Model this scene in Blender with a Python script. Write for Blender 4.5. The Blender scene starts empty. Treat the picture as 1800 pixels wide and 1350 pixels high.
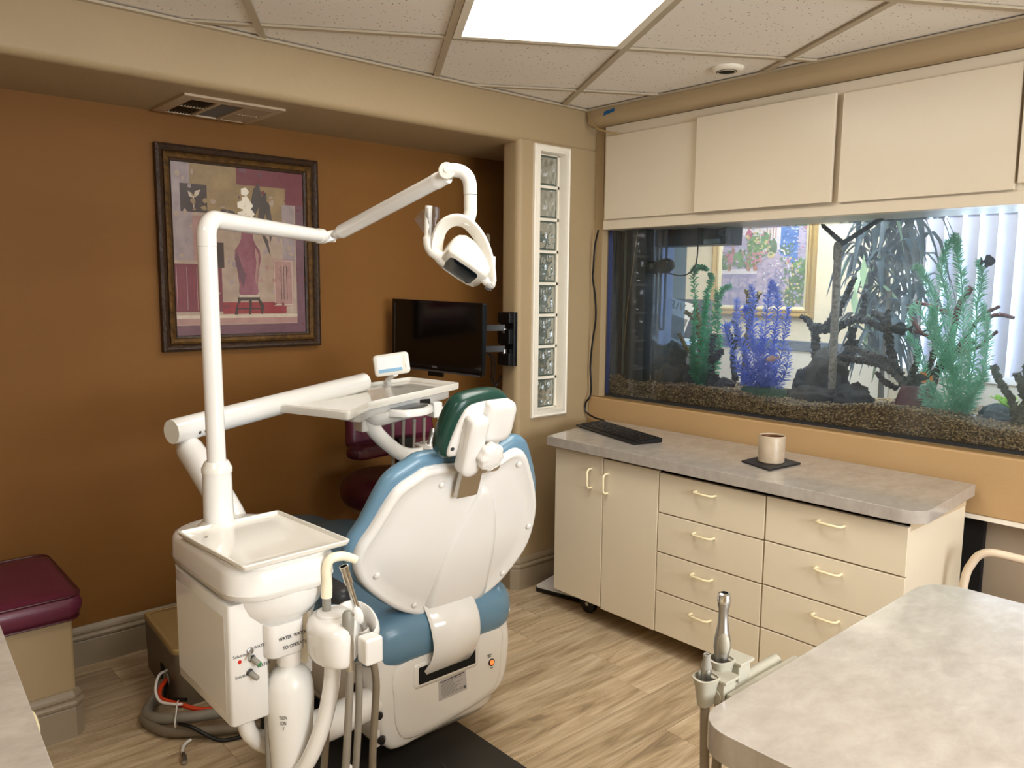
import bpy, bmesh, math, random
from mathutils import Vector, Matrix, noise as mnoise
S = bpy.context.scene
COL = S.collection
random.seed(7)
PI = math.pi

# ------------------------------------------------------------------ camera, world, lights, exposure
CAM = Vector((-2.863, -2.650, 1.407))
cam_d = bpy.data.cameras.new('camera')
cam_d.sensor_width = 36.0
cam_d.lens = 27.965
cam_d.clip_start = 0.02
cam = bpy.data.objects.new('camera', cam_d)
COL.objects.link(cam)
rx, dn, fw = Vector((0.747, -0.664, 0.009)), Vector((-0.074, -0.098, -0.993)), Vector((0.660, 0.741, -0.122))
fw.normalize(); rx = (rx - fw * rx.dot(fw)).normalized(); up = rx.cross(fw)
cam.matrix_world = Matrix(((rx.x, up.x, -fw.x, CAM.x), (rx.y, up.y, -fw.y, CAM.y), (rx.z, up.z, -fw.z, CAM.z), (0, 0, 0, 1)))
S.camera = cam

S.view_settings.view_transform = 'Standard'
S.view_settings.look = 'None'
S.view_settings.gamma = 1.0
S.view_settings.use_curve_mapping = False
S.view_settings.exposure = 0.44

W = bpy.data.worlds.new('daylight'); S.world = W
W.use_nodes = True
bg = W.node_tree.nodes['Background']
bg.inputs[0].default_value = (0.62, 0.80, 1.0, 1)
bg.inputs[1].default_value = 2.4

def area(name, loc, target, sx, sy, power, col):
    L = bpy.data.lights.new(name, 'AREA'); L.shape = 'RECTANGLE'; L.size = sx; L.size_y = sy
    L.energy = power; L.color = col
    o = bpy.data.objects.new(name, L); COL.objects.link(o)
    o.location = loc
    o.rotation_euler = (Vector(target) - Vector(loc)).to_track_quat('-Z', 'Y').to_euler()
    return o
CEIL = 2.2205
PANEL_EMIT = 10.0            # visible ceiling panel
area('ceiling_light_behind', (-1.9, -3.3, CEIL - 0.03), (-1.9, -3.3, 0), 1.2, 0.6, 20, (1.0, 0.94, 0.85))
area('area_light_left', (-3.0, -1.5, CEIL - 0.03), (-3.0, -1.5, 0), 0.5, 0.5, 5, (1.0, 0.94, 0.85))  # small downward area lamp out of view, no fixture modelled
area('daylight_back_window', (-1.6, -4.75, 1.6), (-1.5, 0, 0.9), 1.7, 1.1, 75, (0.93, 0.965, 1.0))
area('daylight_waiting_room', (2.75, -1.25, 1.6), (0.0, -1.25, 1.2), 1.5, 1.3, 80, (0.80, 0.92, 1.0))
area('waiting_room_fill', (1.35, -0.2, 2.42), (1.35, -0.2, 0), 1.6, 0.8, 36, (1.0, 0.96, 0.90))  # added fill lamp for the far room, its fixture unseen
area('aquarium_hood_light', (0.28, -1.2, 1.80), (0.28, -1.2, 0), 0.14, 2.2, 52, (0.84, 0.94, 1.0))

# ------------------------------------------------------------------ materials
def lin(h):
    h = h.lstrip('#'); o = []
    for i in (0, 2, 4):
        c = int(h[i:i + 2], 16) / 255
        o.append(c / 12.92 if c <= .04045 else ((c + .055) / 1.055) ** 2.4)
    return (*o, 1)
class NT:
    def __init__(s, name):
        s.m = bpy.data.materials.new(name); s.m.use_nodes = True
        s.t = s.m.node_tree; s.t.nodes.clear()
    def n(s, kind, **kw):
        nd = s.t.nodes.new('ShaderNode' + kind)
        for k, v in kw.items():
            if k.startswith('i_'):
                key = k[2:]
                nd.inputs[int(key) if key.isdigit() else key.replace('_', ' ')].default_value = v
            else: setattr(nd, k, v)
        return nd
    def l(s, a, ao, b, bi): s.t.links.new(a.outputs[ao], b.inputs[bi])
    def out(s, nd, o=0):
        q = s.n('OutputMaterial'); s.l(nd, o, q, 0); return s.m
def pm(name, col, rough=.5, metal=0., var=None, bump=None, coat=0., spec=.5, emit=None, trans=0., alpha=1., ior=1.45, sub=0., coords='Object'):
    """principled; var=(scale, colour2, amount, detail, stretch) ; bump=(scale, strength)"""
    t = NT(name); p = t.n('BsdfPrincipled')
    c = lin(col) if isinstance(col, str) else col
    p.inputs['Base Color'].default_value = c
    p.inputs['Roughness'].default_value = rough
    p.inputs['Metallic'].default_value = metal
    p.inputs['Specular IOR Level'].default_value = spec
    p.inputs['Coat Weight'].default_value = coat
    p.inputs['Coat Roughness'].default_value = .08
    p.inputs['Transmission Weight'].default_value = trans
    p.inputs['Alpha'].default_value = alpha
    p.inputs['IOR'].default_value = ior
    if sub:
        p.inputs['Subsurface Weight'].default_value = sub
        p.inputs['Subsurface Radius'].default_value = (.02, .02, .02)
    if emit:
        p.inputs['Emission Color'].default_value = lin(emit[0]); p.inputs['Emission Strength'].default_value = emit[1]
    tc = t.n('TexCoord')
    if var:
        sc, c2, amt = var[:3]; det = var[3] if len(var) > 3 else 4.; st = var[4] if len(var) > 4 else (1, 1, 1)
        mp = t.n('Mapping', i_Scale=st); nz = t.n('TexNoise', i_Scale=sc, i_Detail=det, i_Roughness=.6)
        t.l(tc, coords, mp, 0); t.l(mp, 0, nz, 'Vector')
        rp = t.n('ValToRGB'); e = rp.color_ramp.elements
        e[0].position = .5 - .25; e[1].position = .5 + .25
        mx = t.n('Mix', data_type='RGBA'); mx.inputs['A'].default_value = c; mx.inputs['B'].default_value = lin(c2)
        ml = t.n('Math', operation='MULTIPLY'); ml.inputs[1].default_value = amt
        t.l(nz, 0, rp, 0); t.l(rp, 0, ml, 0); t.l(ml, 0, mx, 'Factor'); t.l(mx, 'Result', p, 'Base Color')
    if bump:
        nb = t.n('TexNoise', i_Scale=bump[0], i_Detail=5.); t.l(tc, coords, nb, 'Vector')
        b = t.n('Bump', i_Strength=bump[1], i_Distance=.004); t.l(nb, 0, b, 'Height'); t.l(b, 0, p, 'Normal')
    return t.out(p)

M = {}
M['brown'] = pm('paint_brown', '#7e5423', .62, var=(2.5, '#734b1e', .6), bump=(120, .22), spec=.28)
M['beige'] = pm('paint_beige', '#a8926f', .55, var=(3, '#9f8866', .5), bump=(90, .22))
M['beige_warm'] = pm('paint_beige_warm', '#b8966a', .5, var=(3, '#ae8b5e', .5), bump=(90, .2))
M['beige_soffit'] = pm('paint_soffit', '#b39d7b', .5, var=(3, '#a89270', .5), bump=(90, .15))
M['cream_wall'] = pm('paint_cream_white', '#efe4cc', .6, bump=(80, .1))
M['taupe'] = pm('baseboard_taupe', '#96866f', .42, var=(6, '#8a7a64', .6), bump=(60, .1))
M['almond'] = pm('laminate_almond', '#e6d9c0', .34, var=(2, '#dfd1b6', .5), bump=(300, .03))
M['almond_dark'] = pm('laminate_edge_almond', '#cdb896', .5)
M['door_white'] = pm('melamine_cream', '#ddd0ba', .32, var=(2, '#d5c7af', .6), bump=(200, .03))
M['handle'] = pm('handle_ivory', '#f0e2ba', .3)
M['laminate_grey'] = pm('laminate_grey_stone', '#b9b0a4', .26, var=(9, '#d2cabd', .9, 9.), coat=.15)
M['white'] = pm('plastic_white', '#e6e3de', .14, coat=.5)
M['white_warm'] = pm('plastic_warm_white', '#e8e4da', .14, coat=.5)
M['white_matt'] = pm('plastic_white_matt', '#e9e5df', .42)
M['white_frame'] = pm('painted_white_trim', '#ece4d4', .4)
M['ivory'] = pm('plastic_ivory', '#efe6cb', .3)
M['blue'] = pm('vinyl_blue', '#6689a0', .30, var=(4, '#5d8197', .5), bump=(260, .06), coat=.15)
M['green'] = pm('vinyl_dark_green', '#123d33', .3, bump=(200, .06), coat=.15)
M['burgundy'] = pm('vinyl_burgundy', '#5c1f33', .36, var=(5, '#6a2740', .6), bump=(160, .1), coat=.1)
M['burgundy2'] = pm('vinyl_burgundy_dark', '#4a1420', .34, bump=(160, .08), coat=.1)
M['black'] = pm('plastic_black', '#0c0c0d', .35)
M['screen'] = pm('screen_black', '#050506', .12, coat=.2)
M['dark'] = pm('black_void', '#030303', .8)
M['darkgrey'] = pm('plastic_dark_grey', '#3f3f40', .4)
M['mat_black'] = pm('steel_plate_dark', '#2e2d2b', .35, var=(6, '#3a3835', .6), bump=(40, .05))
M['grey'] = pm('plastic_grey', '#8d897f', .4)
M['hose'] = pm('hose_grey', '#8e887c', .45, var=(30, '#7d776b', .5))
M['hose_brown'] = pm('hose_grey_brown', '#857a69', .45, var=(14, '#6d5f4c', .6))
M['holder_grey'] = pm('plastic_holder_grey', '#aaa595', .4)
M['chrome'] = pm('chrome', '#cfcfcf', .14, metal=1.)
M['steel'] = pm('steel_satin', '#a9a7a3', .36, metal=1.)
M['alu'] = pm('aluminium', '#c2bcb2', .32, metal=1.)
M['label'] = pm('label_grey', '#b7b3b2', .45)
M['ink'] = pm('ink_black', '#1b1a1a', .6)
M['ink_grey'] = pm('ink_grey', '#5a5753', .6)
M['red'] = pm('red_dot', '#c02418', .4)
M['orange_red'] = pm('tube_red', '#d1411c', .4)
M['red_lamp'] = pm('switch_red_lit', '#c03a20', .3, emit=('#ff5a28', 2.2))
M['knob_green'] = pm('knob_green', '#1d7a3c', .4)
M['tape_blue'] = pm('tape_blue', '#1f5f8f', .6)
M['utility'] = pm('utility_lid_tan', '#a58a5c', .4, var=(5, '#98804f', .5))
M['utility_side'] = pm('utility_side_brown', '#6a5d4a', .4, var=(5, '#5b4f3e', .6))
M['tile'] = None
M['grid'] = pm('ceiling_grid', '#b5a78f', .4)
M['vent'] = pm('vent_painted', '#b9a387', .4)
M['vent_shade'] = pm('vent_shade', '#5d4f3f', .5)  # darker louver copy: shade of the openings put into the colour
M['frame_dark'] = pm('frame_black_bronze', '#1d1512', .35, var=(60, '#4a3018', .8), bump=(120, .5))
M['frame_gold'] = pm('frame_antique_gold', '#33210e', .35, metal=.3, var=(46, '#8a6430', .7, 6., (1, 1, 1)), bump=(90, .4))
M['gold'] = pm('frame_gold', '#c7a767', .3, metal=.3, var=(60, '#8d7440', .6), bump=(120, .4))
M['gold_light'] = pm('frame_pale_gold', '#e0d4ae', .4)
M['stone_cup'] = pm('onyx_beige', '#a8967f', .35, var=(22, '#c4b29b', .8, 5.))
M['coaster'] = pm('slate_black', '#1d1c1d', .5)
M['knee_grey'] = pm('panel_grey_beige', '#a3937f', .32, var=(2, '#95846f', .6))
M['ledge'] = pm('worn_ledge', '#8d7147', .5, var=(14, '#7d6440', .8, 6., (1, .15, 1)))
M['tube_cream'] = pm('tube_enamel_cream', '#e4d2b8', .3)
M['rail_blue'] = pm('chair_rail_blue_grey', '#5b6678', .5)

# laminate stone with layered noise
def stone(name, c1, c2, c3, rough):
    t = NT(name); p = t.n('BsdfPrincipled', i_Roughness=rough); tc = t.n('TexCoord')
    mp = t.n('Mapping', i_Scale=(1, 1.6, 1), i_Rotation=(0, 0, .5)); t.l(tc, 'Object', mp, 0)
    a = t.n('TexNoise', i_Scale=15., i_Detail=12., i_Roughness=.68, i_Distortion=.25); t.l(mp, 0, a, 'Vector')
    r = t.n('ValToRGB'); e = r.color_ramp.elements
    e[0].position = .33; e[0].color = lin(c1); e[1].position = .68; e[1].color = lin(c3)
    x = e.new(.5); x.color = lin(c2)
    t.l(a, 0, r, 0); t.l(r, 0, p, 'Base Color')
    p.inputs['Coat Weight'].default_value = .3
    return t.out(p)
M['laminate_grey'] = stone('laminate_grey_stone', '#a39a90', '#ada49a', '#b7afa5', .2)

def wood_mat():
    t = NT('plank_oak_grey'); p = t.n('BsdfPrincipled', i_Roughness=.42); tc = t.n('TexCoord'); oi = t.n('ObjectInfo')
    add = t.n('VectorMath', operation='ADD'); comb = t.n('CombineXYZ')
    ml = t.n('Math', operation='MULTIPLY'); ml.inputs[1].default_value = 53.
    t.l(oi, 'Random', ml, 0)
    for i in range(3): t.l(ml, 0, comb, i)
    t.l(tc, 'Object', add, 0); t.l(comb, 0, add, 1)
    mp = t.n('Mapping', i_Scale=(.9, 6.5, 1)); t.l(add, 0, mp, 0)
    a = t.n('TexNoise', i_Scale=2.0, i_Detail=9., i_Roughness=.60, i_Distortion=1.9); t.l(mp, 0, a, 'Vector')
    mp2 = t.n('Mapping', i_Scale=(2.5, 60., 1)); t.l(add, 0, mp2, 0)
    b = t.n('TexNoise', i_Scale=2., i_Detail=5.); t.l(mp2, 0, b, 'Vector')
    r = t.n('ValToRGB'); e = r.color_ramp.elements
    e[0].position = .26; e[0].color = lin('#7d6b55'); e[1].position = .72; e[1].color = lin('#dcc9aa')
    x = e.new(.40); x.color = lin('#b09978'); x = e.new(.54); x.color = lin('#c8b292')
    t.l(a, 0, r, 0)
    mx = t.n('Mix', data_type='RGBA', blend_type='MULTIPLY'); mx.inputs['Factor'].default_value = .35
    r2 = t.n('ValToRGB'); r2.color_ramp.elements[0].position = .35; r2.color_ramp.elements[1].position = .6
    r2.color_ramp.elements[0].color = (.45, .42, .4, 1)
    t.l(b, 0, r2, 0); t.l(r, 0, mx, 'A'); t.l(r2, 0, mx, 'B')
    hv = t.n('HueSaturation'); mr = t.n('MapRange'); mr.inputs['To Min'].default_value = .84; mr.inputs['To Max'].default_value = 1.12
    t.l(oi, 'Random', mr, 0); t.l(mr, 0, hv, 'Value'); t.l(mx, 'Result', hv, 'Color'); t.l(hv, 0, p, 'Base Color')
    bp = t.n('Bump', i_Strength=.12, i_Distance=.002); t.l(b, 0, bp, 'Height'); t.l(bp, 0, p, 'Normal')
    return t.out(p)
M['wood'] = wood_mat()

def tile_mat():
    t = NT('acoustic_tile'); p = t.n('BsdfPrincipled', i_Roughness=.85); tc = t.n('TexCoord')
    v = t.n('TexVoronoi', i_Scale=70., i_Randomness=1.); t.l(tc, 'Object', v, 'Vector')
    nz = t.n('TexNoise', i_Scale=45., i_Detail=2.); t.l(tc, 'Object', nz, 'Vector')
    lt = t.n('Math', operation='LESS_THAN'); lt.inputs[1].default_value = .17; t.l(v, 'Distance', lt, 0)
    gt = t.n('Math', operation='GREATER_THAN'); gt.inputs[1].default_value = .50; t.l(nz, 0, gt, 0)
    mu = t.n('Math', operation='MULTIPLY'); t.l(lt, 0, mu, 0); t.l(gt, 0, mu, 1)
    mx = t.n('Mix', data_type='RGBA'); mx.inputs['A'].default_value = lin('#f0e9df'); mx.inputs['B'].default_value = lin('#6a5c4c')
    t.l(mu, 0, mx, 'Factor'); t.l(mx, 'Result', p, 'Base Color')
    bp = t.n('Bump', i_Strength=.5, i_Distance=.003, invert=True); t.l(mu, 0, bp, 'Height'); t.l(bp, 0, p, 'Normal')
    return t.out(p)
M['tile'] = tile_mat()

def panel_mat():
    t = NT('prismatic_diffuser'); tc = t.n('TexCoord'); em = t.n('Emission')
    em.inputs['Strength'].default_value = PANEL_EMIT
    br = t.n('TexBrick', i_Scale=1.); br.offset = 0.
    br.inputs['Color1'].default_value = (1.0, .95, .85, 1); br.inputs['Color2'].default_value = (1.0, .965, .88, 1)
    br.inputs['Mortar'].default_value = (.012, .010, .007, 1)
    br.inputs['Mortar Size'].default_value = .0011; br.inputs['Brick Width'].default_value = .0254; br.inputs['Row Height'].default_value = .0127
    t.l(tc, 'Object', br, 'Vector'); t.l(br, 'Color', em, 'Color')
    return t.out(em)
M['diffuser'] = panel_mat()

def glass_mat(name, tint, gloss=.06, film=0., film_scale=8., rough=.02):
    """clear sheet: transparent body, fresnel reflection and an optional bluish film for scratches and painted-in haze"""
    t = NT(name); tr = t.n('BsdfTransparent'); tr.inputs[0].default_value = (*tint, 1)
    g = t.n('BsdfGlossy', i_Roughness=rough); fr = t.n('Fresnel', i_IOR=1.33)
    mx = t.n('MixShader'); t.l(fr, 0, mx, 0); t.l(tr, 0, mx, 1); t.l(g, 0, mx, 2)
    if film:
        d = t.n('BsdfTranslucent'); d.inputs[0].default_value = (.75, .88, 1, 1)
        tc = t.n('TexCoord'); nz = t.n('TexNoise', i_Scale=film_scale, i_Detail=6.); t.l(tc, 'Object', nz, 'Vector')
        w = t.n('TexNoise', i_Scale=60., i_Detail=2., i_Distortion=2.); mp = t.n('Mapping', i_Scale=(1, .5, 3), i_Rotation=(.6, 0, 0)); t.l(tc, 'Object', mp, 0); t.l(mp, 0, w, 'Vector')
        r = t.n('ValToRGB'); r.color_ramp.elements[0].position = .62; r.color_ramp.elements[1].position = .74; t.l(w, 0, r, 0)
        a = t.n('Math', operation='MULTIPLY_ADD'); a.inputs[1].default_value = film * .8; t.l(r, 0, a, 0)
        m2 = t.n('Math', operation='MULTIPLY'); m2.inputs[1].default_value = film; t.l(nz, 0, m2, 0); t.l(m2, 0, a, 2)
        m3 = t.n('MixShader'); t.l(a, 0, m3, 0); t.l(mx, 0, m3, 1); t.l(d, 0, m3, 2); mx = m3
    return t.out(mx)
M['tank_glass'] = glass_mat('aquarium_glass', (.965, .985, 1.0), film=.14)  # film tints scratches and a bluish haze into the pane
M['tank_back'] = glass_mat('aquarium_back_glass', (.95, .98, 1.0), film=.08)
M['water'] = glass_mat('water_surface', (.92, .97, 1.0), rough=.05)
M['acrylic'] = glass_mat('acrylic_smoked', (.42, .52, .66), film=.03)
M['film_bag'] = glass_mat('plastic_film', (.80, .78, .78), film=.22, rough=.1)
M['picture_glass'] = glass_mat('picture_glass', (.97, .97, .97), rough=.03)
M['glass_block'] = pm('glass_block', '#737a6e', .04, trans=.30, ior=2.3, spec=1., var=(9, '#a9b2a4', .7), coat=1.)  # pale noise in the base colour paints highlights on the glass
M['glass_block'].node_tree.nodes['Principled BSDF'].inputs['Coat IOR'].default_value = 2.2
M['glass_rim'] = pm('glass_block_rim', '#5d6a5f', .1, trans=.2, coat=.5)
M['clear_blue'] = pm('display_blue_strip', '#8fb9d8', .15, coat=.5)

# ------------------------------------------------------------------ mesh building
WORLD = {}
def wl(o):
    return WORLD.get(o, Vector((0, 0, 0)))
class MB:
    def __init__(s): s.v = []; s.f = []; s.mi = []; s.cur = 0
    def add(s, vs, fs, T=None):
        b = len(s.v)
        for p in vs:
            p = Vector(p); s.v.append(T @ p if T else p)
        for f in fs: s.f.append([b + i for i in f]); s.mi.append(s.cur)
        return s
    def box(s, x0, x1, y0, y1, z0, z1, T=None):
        if x0 > x1: x0, x1 = x1, x0
        if y0 > y1: y0, y1 = y1, y0
        if z0 > z1: z0, z1 = z1, z0
        v = [(x, y, z) for z in (z0, z1) for y in (y0, y1) for x in (x0, x1)]
        return s.add(v, [(0, 2, 3, 1), (4, 5, 7, 6), (0, 1, 5, 4), (2, 6, 7, 3), (0, 4, 6, 2), (1, 3, 7, 5)], T)
    def prism(s, poly, h0, h1, T=None, axis='z'):
        n = len(poly)
        def P(a, b, h): return (a, b, h) if axis == 'z' else ((h, a, b) if axis == 'x' else (a, h, b))
        v = [P(a, b, h0) for a, b in poly] + [P(a, b, h1) for a, b in poly]
        ar = sum(poly[i][0] * poly[(i + 1) % n][1] - poly[(i + 1) % n][0] * poly[i][1] for i in range(n))
        ccw = (ar > 0) == (h1 > h0)
        if axis == 'y': ccw = not ccw
        f = []
        for i in range(n):
            j = (i + 1) % n
            f.append((i, j, n + j, n + i) if ccw else (j, i, n + i, n + j))
        bot = list(range(n)); top = list(range(n, 2 * n))
        if ccw: bot.reverse()
        else: top.reverse()
        return s.add(v, f + [tuple(bot), tuple(top)], T)
    def loft(s, rings, T=None, cap0=True, cap1=True, closed=True):
        n = len(rings[0]); v = [p for r in rings for p in r]; f = []
        for k in range(len(rings) - 1):
            for i in range(n if closed else n - 1):
                j = (i + 1) % n
                f.append((k * n + i, k * n + j, (k + 1) * n + j, (k + 1) * n + i))
        if cap0: f.append(tuple(reversed(range(n))))
        if cap1: f.append(tuple(range((len(rings) - 1) * n, len(rings) * n)))
        return s.add(v, f, T)
    def lathe(s, prof, n=24, T=None, c=(0, 0, 0)):
        rings = [[(c[0] + r * math.cos(2 * PI * i / n), c[1] + r * math.sin(2 * PI * i / n), c[2] + z) for i in range(n)] for r, z in prof]
        return s.loft(rings, T)
    def tube(s, path, r, n=12, sec=None, uphint=None, caps=True):
        """sweep a circle (or sec: list of (side, up)) along path; r a number or a list"""
        P = [Vector(p) for p in path]; N = len(P)
        rr = list(r) if isinstance(r, (list, tuple)) else [r] * N
        if len(rr) != N:
            rr = [rr[min(int(q), len(rr) - 2)] * (1 - (q - min(int(q), len(rr) - 2))) + rr[min(int(q), len(rr) - 2) + 1] * (q - min(int(q), len(rr) - 2)) for q in [i * (len(rr) - 1) / (N - 1) for i in range(N)]]
        base = sec or [(math.cos(2 * PI * i / n), math.sin(2 * PI * i / n)) for i in range(n)]
        tang = []
        for i in range(N):
            a = P[max(i - 1, 0)]; b = P[min(i + 1, N - 1)]; tang.append((b - a).normalized())
        u = Vector(uphint) if uphint else (Vector((0, 0, 1)) if abs(tang[0].z) < .9 else Vector((0, 1, 0)))
        rings = []
        for i in range(N):
            t = tang[i]; u = (u - t * u.dot(t)); u.normalize(); sd = t.cross(u)
            rings.append([P[i] + (sd * a + u * b) * rr[i] for a, b in base])
        return s.loft(rings, None, caps, caps)
    def ell(s, c, r, T=None, seg=16, rg=10):
        rings = []
        for k in range(1, rg):
            a = PI * k / rg
            rings.append([(c[0] + r[0] * math.sin(a) * math.cos(2 * PI * i / seg), c[1] + r[1] * math.sin(a) * math.sin(2 * PI * i / seg), c[2] - r[2] * math.cos(a)) for i in range(seg)])
        return s.loft(rings, T)
    def pad(s, outline, layers, T):
        """layers: list of (inset, w): rings of the outline pulled in along its normals, at height w"""
        n = len(outline); ar = sum(outline[i][0] * outline[(i + 1) % n][1] - outline[(i + 1) % n][0] * outline[i][1] for i in range(n))
        if ar < 0: outline = outline[::-1]
        us = [p[0] for p in outline]; vs = [p[1] for p in outline]
        cu, cv, hu, hv = (min(us) + max(us)) / 2, (min(vs) + max(vs)) / 2, (max(us) - min(us)) / 2, (max(vs) - min(vs)) / 2
        rings = []
        for ins, w in layers:
            q = min(ins, .85 * min(hu, hv)); ku, kv = 1 - q / hu, 1 - q / hv
            rings.append([(cu + (x - cu) * ku, cv + (y - cv) * kv, w) for x, y in outline])
        return s.loft(rings, T)
    def frame(s, w, h, prof, T):
        """picture frame: prof = (inset from outer edge, height) pairs"""
        rings = []
        for ins, z in prof:
            rings.append([(-w / 2 + ins, -h / 2 + ins, z), (w / 2 - ins, -h / 2 + ins, z), (w / 2 - ins, h / 2 - ins, z), (-w / 2 + ins, h / 2 - ins, z)])
        return s.loft(rings, T, False, False)
    def build(s, name, mat, parent=None, bevel=None, smooth=40, seg=2, sub=0, kind=None):
        me = bpy.data.meshes.new(name)
        xs = [p.x for p in s.v]; ys = [p.y for p in s.v]; zs = [p.z for p in s.v]
        c = Vector(((min(xs) + max(xs)) / 2, (min(ys) + max(ys)) / 2, min(zs)))
        me.from_pydata([p - c for p in s.v], [], s.f)
        mats = mat if isinstance(mat, (list, tuple)) else [mat]
        for m in mats: me.materials.append(m)
        if len(mats) > 1: me.polygons.foreach_set('material_index', s.mi)
        bm = bmesh.new(); bm.from_mesh(me); bmesh.ops.recalc_face_normals(bm, faces=bm.faces); bm.to_mesh(me); bm.free()
        if smooth:
            me.polygons.foreach_set('use_smooth', [True] * len(me.polygons))
            me.set_sharp_from_angle(angle=math.radians(smooth))
        o = bpy.data.objects.new(name, me); COL.objects.link(o)
        WORLD[o] = c
        if parent: o.parent = parent; o.location = c - wl(parent)
        else: o.location = c
        if bevel:
            b = o.modifiers.new('bevel', 'BEVEL'); b.width = bevel; b.segments = seg; b.limit_method = 'ANGLE'; b.angle_limit = math.radians(35); b.harden_normals = False
            me.polygons.foreach_set('use_smooth', [True] * len(me.polygons))
            wn = o.modifiers.new('normals', 'WEIGHTED_NORMAL'); wn.keep_sharp = False
        if sub:
            q = o.modifiers.new('sub', 'SUBSURF'); q.levels = sub; q.render_levels = sub
        if kind: o['kind'] = kind
        return o
def thing(name, label, cat, loc, group=None):
    o = bpy.data.objects.new(name, None); COL.objects.link(o); o.location = loc; o.empty_display_size = .05
    WORLD[o] = Vector(loc); o['label'] = label; o['category'] = cat
    if group: o['group'] = group
    return o
def tag(o, label, cat, group=None):
    o['label'] = label; o['category'] = cat
    if group: o['group'] = group
    return o
def struct_empty(name, loc=(0, 0, 0)):
    o = bpy.data.objects.new(name, None); COL.objects.link(o); o.location = loc; WORLD[o] = Vector(loc); o['kind'] = 'structure'; o.empty_display_size = .05
    return o
def basis(o, x, y, z):
    x, y, z = Vector(x), Vector(y), Vector(z)
    return Matrix(((x.x, y.x, z.x, o[0]), (x.y, y.y, z.y, o[1]), (x.z, y.z, z.z, o[2]), (0, 0, 0, 1)))
def rot_to(o, d, roll=0):
    q = Vector(d).normalized().to_track_quat('Z', 'Y').to_matrix().to_4x4()
    return Matrix.Translation(o) @ q @ Matrix.Rotation(roll, 4, 'Z')
def smooth_closed(pts, k=4):
    n = len(pts); out = []
    for i in range(n):
        p0, p1, p2, p3 = (pts[(i + j - 1) % n] for j in range(4))
        for s in range(k):
            t = s / k
            out.append(tuple(.5 * (2 * p1[c] + (p2[c] - p0[c]) * t + (2 * p0[c] - 5 * p1[c] + 4 * p2[c] - p3[c]) * t * t + (3 * p1[c] - p0[c] - 3 * p2[c] + p3[c]) * t ** 3) for c in range(len(p1))))
    return out
def spline(pts, k=6):
    P = [Vector(p) for p in pts]; P = [P[0] * 2 - P[1]] + P + [P[-1] * 2 - P[-2]]; out = []
    for i in range(1, len(P) - 2):
        p0, p1, p2, p3 = P[i - 1:i + 3]
        for s in range(k):
            t = s / k
            out.append(.5 * (2 * p1 + (p2 - p0) * t + (2 * p0 - 5 * p1 + 4 * p2 - p3) * t * t + (3 * p1 - p0 - 3 * p2 + p3) * t ** 3))
    out.append(P[-2]); return out
def rrect(x0, x1, y0, y1, r, k=5):
    """rounded rectangle; r a number or four radii (x0y0, x1y0, x1y1, x0y1)"""
    R = r if isinstance(r, (list, tuple)) else [r] * 4; out = []
    for (cx, cy, sx, sy, a0), q in zip(((x0, y0, 1, 1, PI), (x1, y0, -1, 1, 1.5 * PI), (x1, y1, -1, -1, 0), (x0, y1, 1, -1, .5 * PI)), R):
        if q < 1e-5: out.append((cx, cy)); continue
        for i in range(k + 1):
            a = a0 + .5 * PI * i / k; out.append((cx + sx * q + q * math.cos(a), cy + sy * q + q * math.sin(a)))
    return out
def text(string, size, T, mat, parent, name='lettering', width=None, bold=0.):
    cu = bpy.data.curves.new(name, 'FONT'); cu.body = string; cu.size = size; cu.align_x = 'CENTER'; cu.align_y = 'CENTER'
    cu.extrude = .0002; cu.offset = bold; cu.resolution_u = 3
    tmp = bpy.data.objects.new('tmp', cu); COL.objects.link(tmp)
    dg = bpy.context.evaluated_depsgraph_get(); dg.update()
    me = bpy.data.meshes.new_from_object(tmp.evaluated_get(dg)); me.name = name
    bpy.data.objects.remove(tmp); bpy.data.curves.remove(cu)
    if width:
        xs = [v.co.x for v in me.vertices]; k = width / (max(xs) - min(xs))
        for v in me.vertices: v.co.x *= k
    c = T.translation.copy()
    me.transform(Matrix.Translation(-c) @ T)
    me.materials.clear(); me.materials.append(mat)
    o = bpy.data.objects.new(name, me); COL.objects.link(o); WORLD[o] = c
    o.parent = parent; o.location = c - wl(parent)
    return o

# ------------------------------------------------------------------ the setting
X0, Y0 = -3.6, -4.4            # left wall and the wall behind the camera
NICHE_Y, NICHE_Z = .49, 2.036
def slab(name, m, *b, parent=None, bevel=None):
    return MB().box(*b).build(name, m, parent, bevel, kind=None if parent else 'structure')
floor = slab('floor', pm('subfloor', '#6b5a46', .8), X0 - .1, 2.3, Y0 - .1, 2.1, -.06, -.009)
random.seed(3)
py = Y0; row = 0
while py < NICHE_Y + .1:
    px = X0 - random.uniform(0, 1.1)
    while px < .32:
        a, b = max(px, X0), min(px + 1.22, .32)
        y1 = min(py + .178, NICHE_Y + .1)
        if b - a > .02 and (a < 0 or y1 > .1):
            MB().box(a + .0005, b - .0005, py + .0005, y1 - .0005, -.009, 0).build('floor_plank', M['wood'], floor, smooth=0)
        px += 1.22
    py += .178; row += 1

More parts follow.
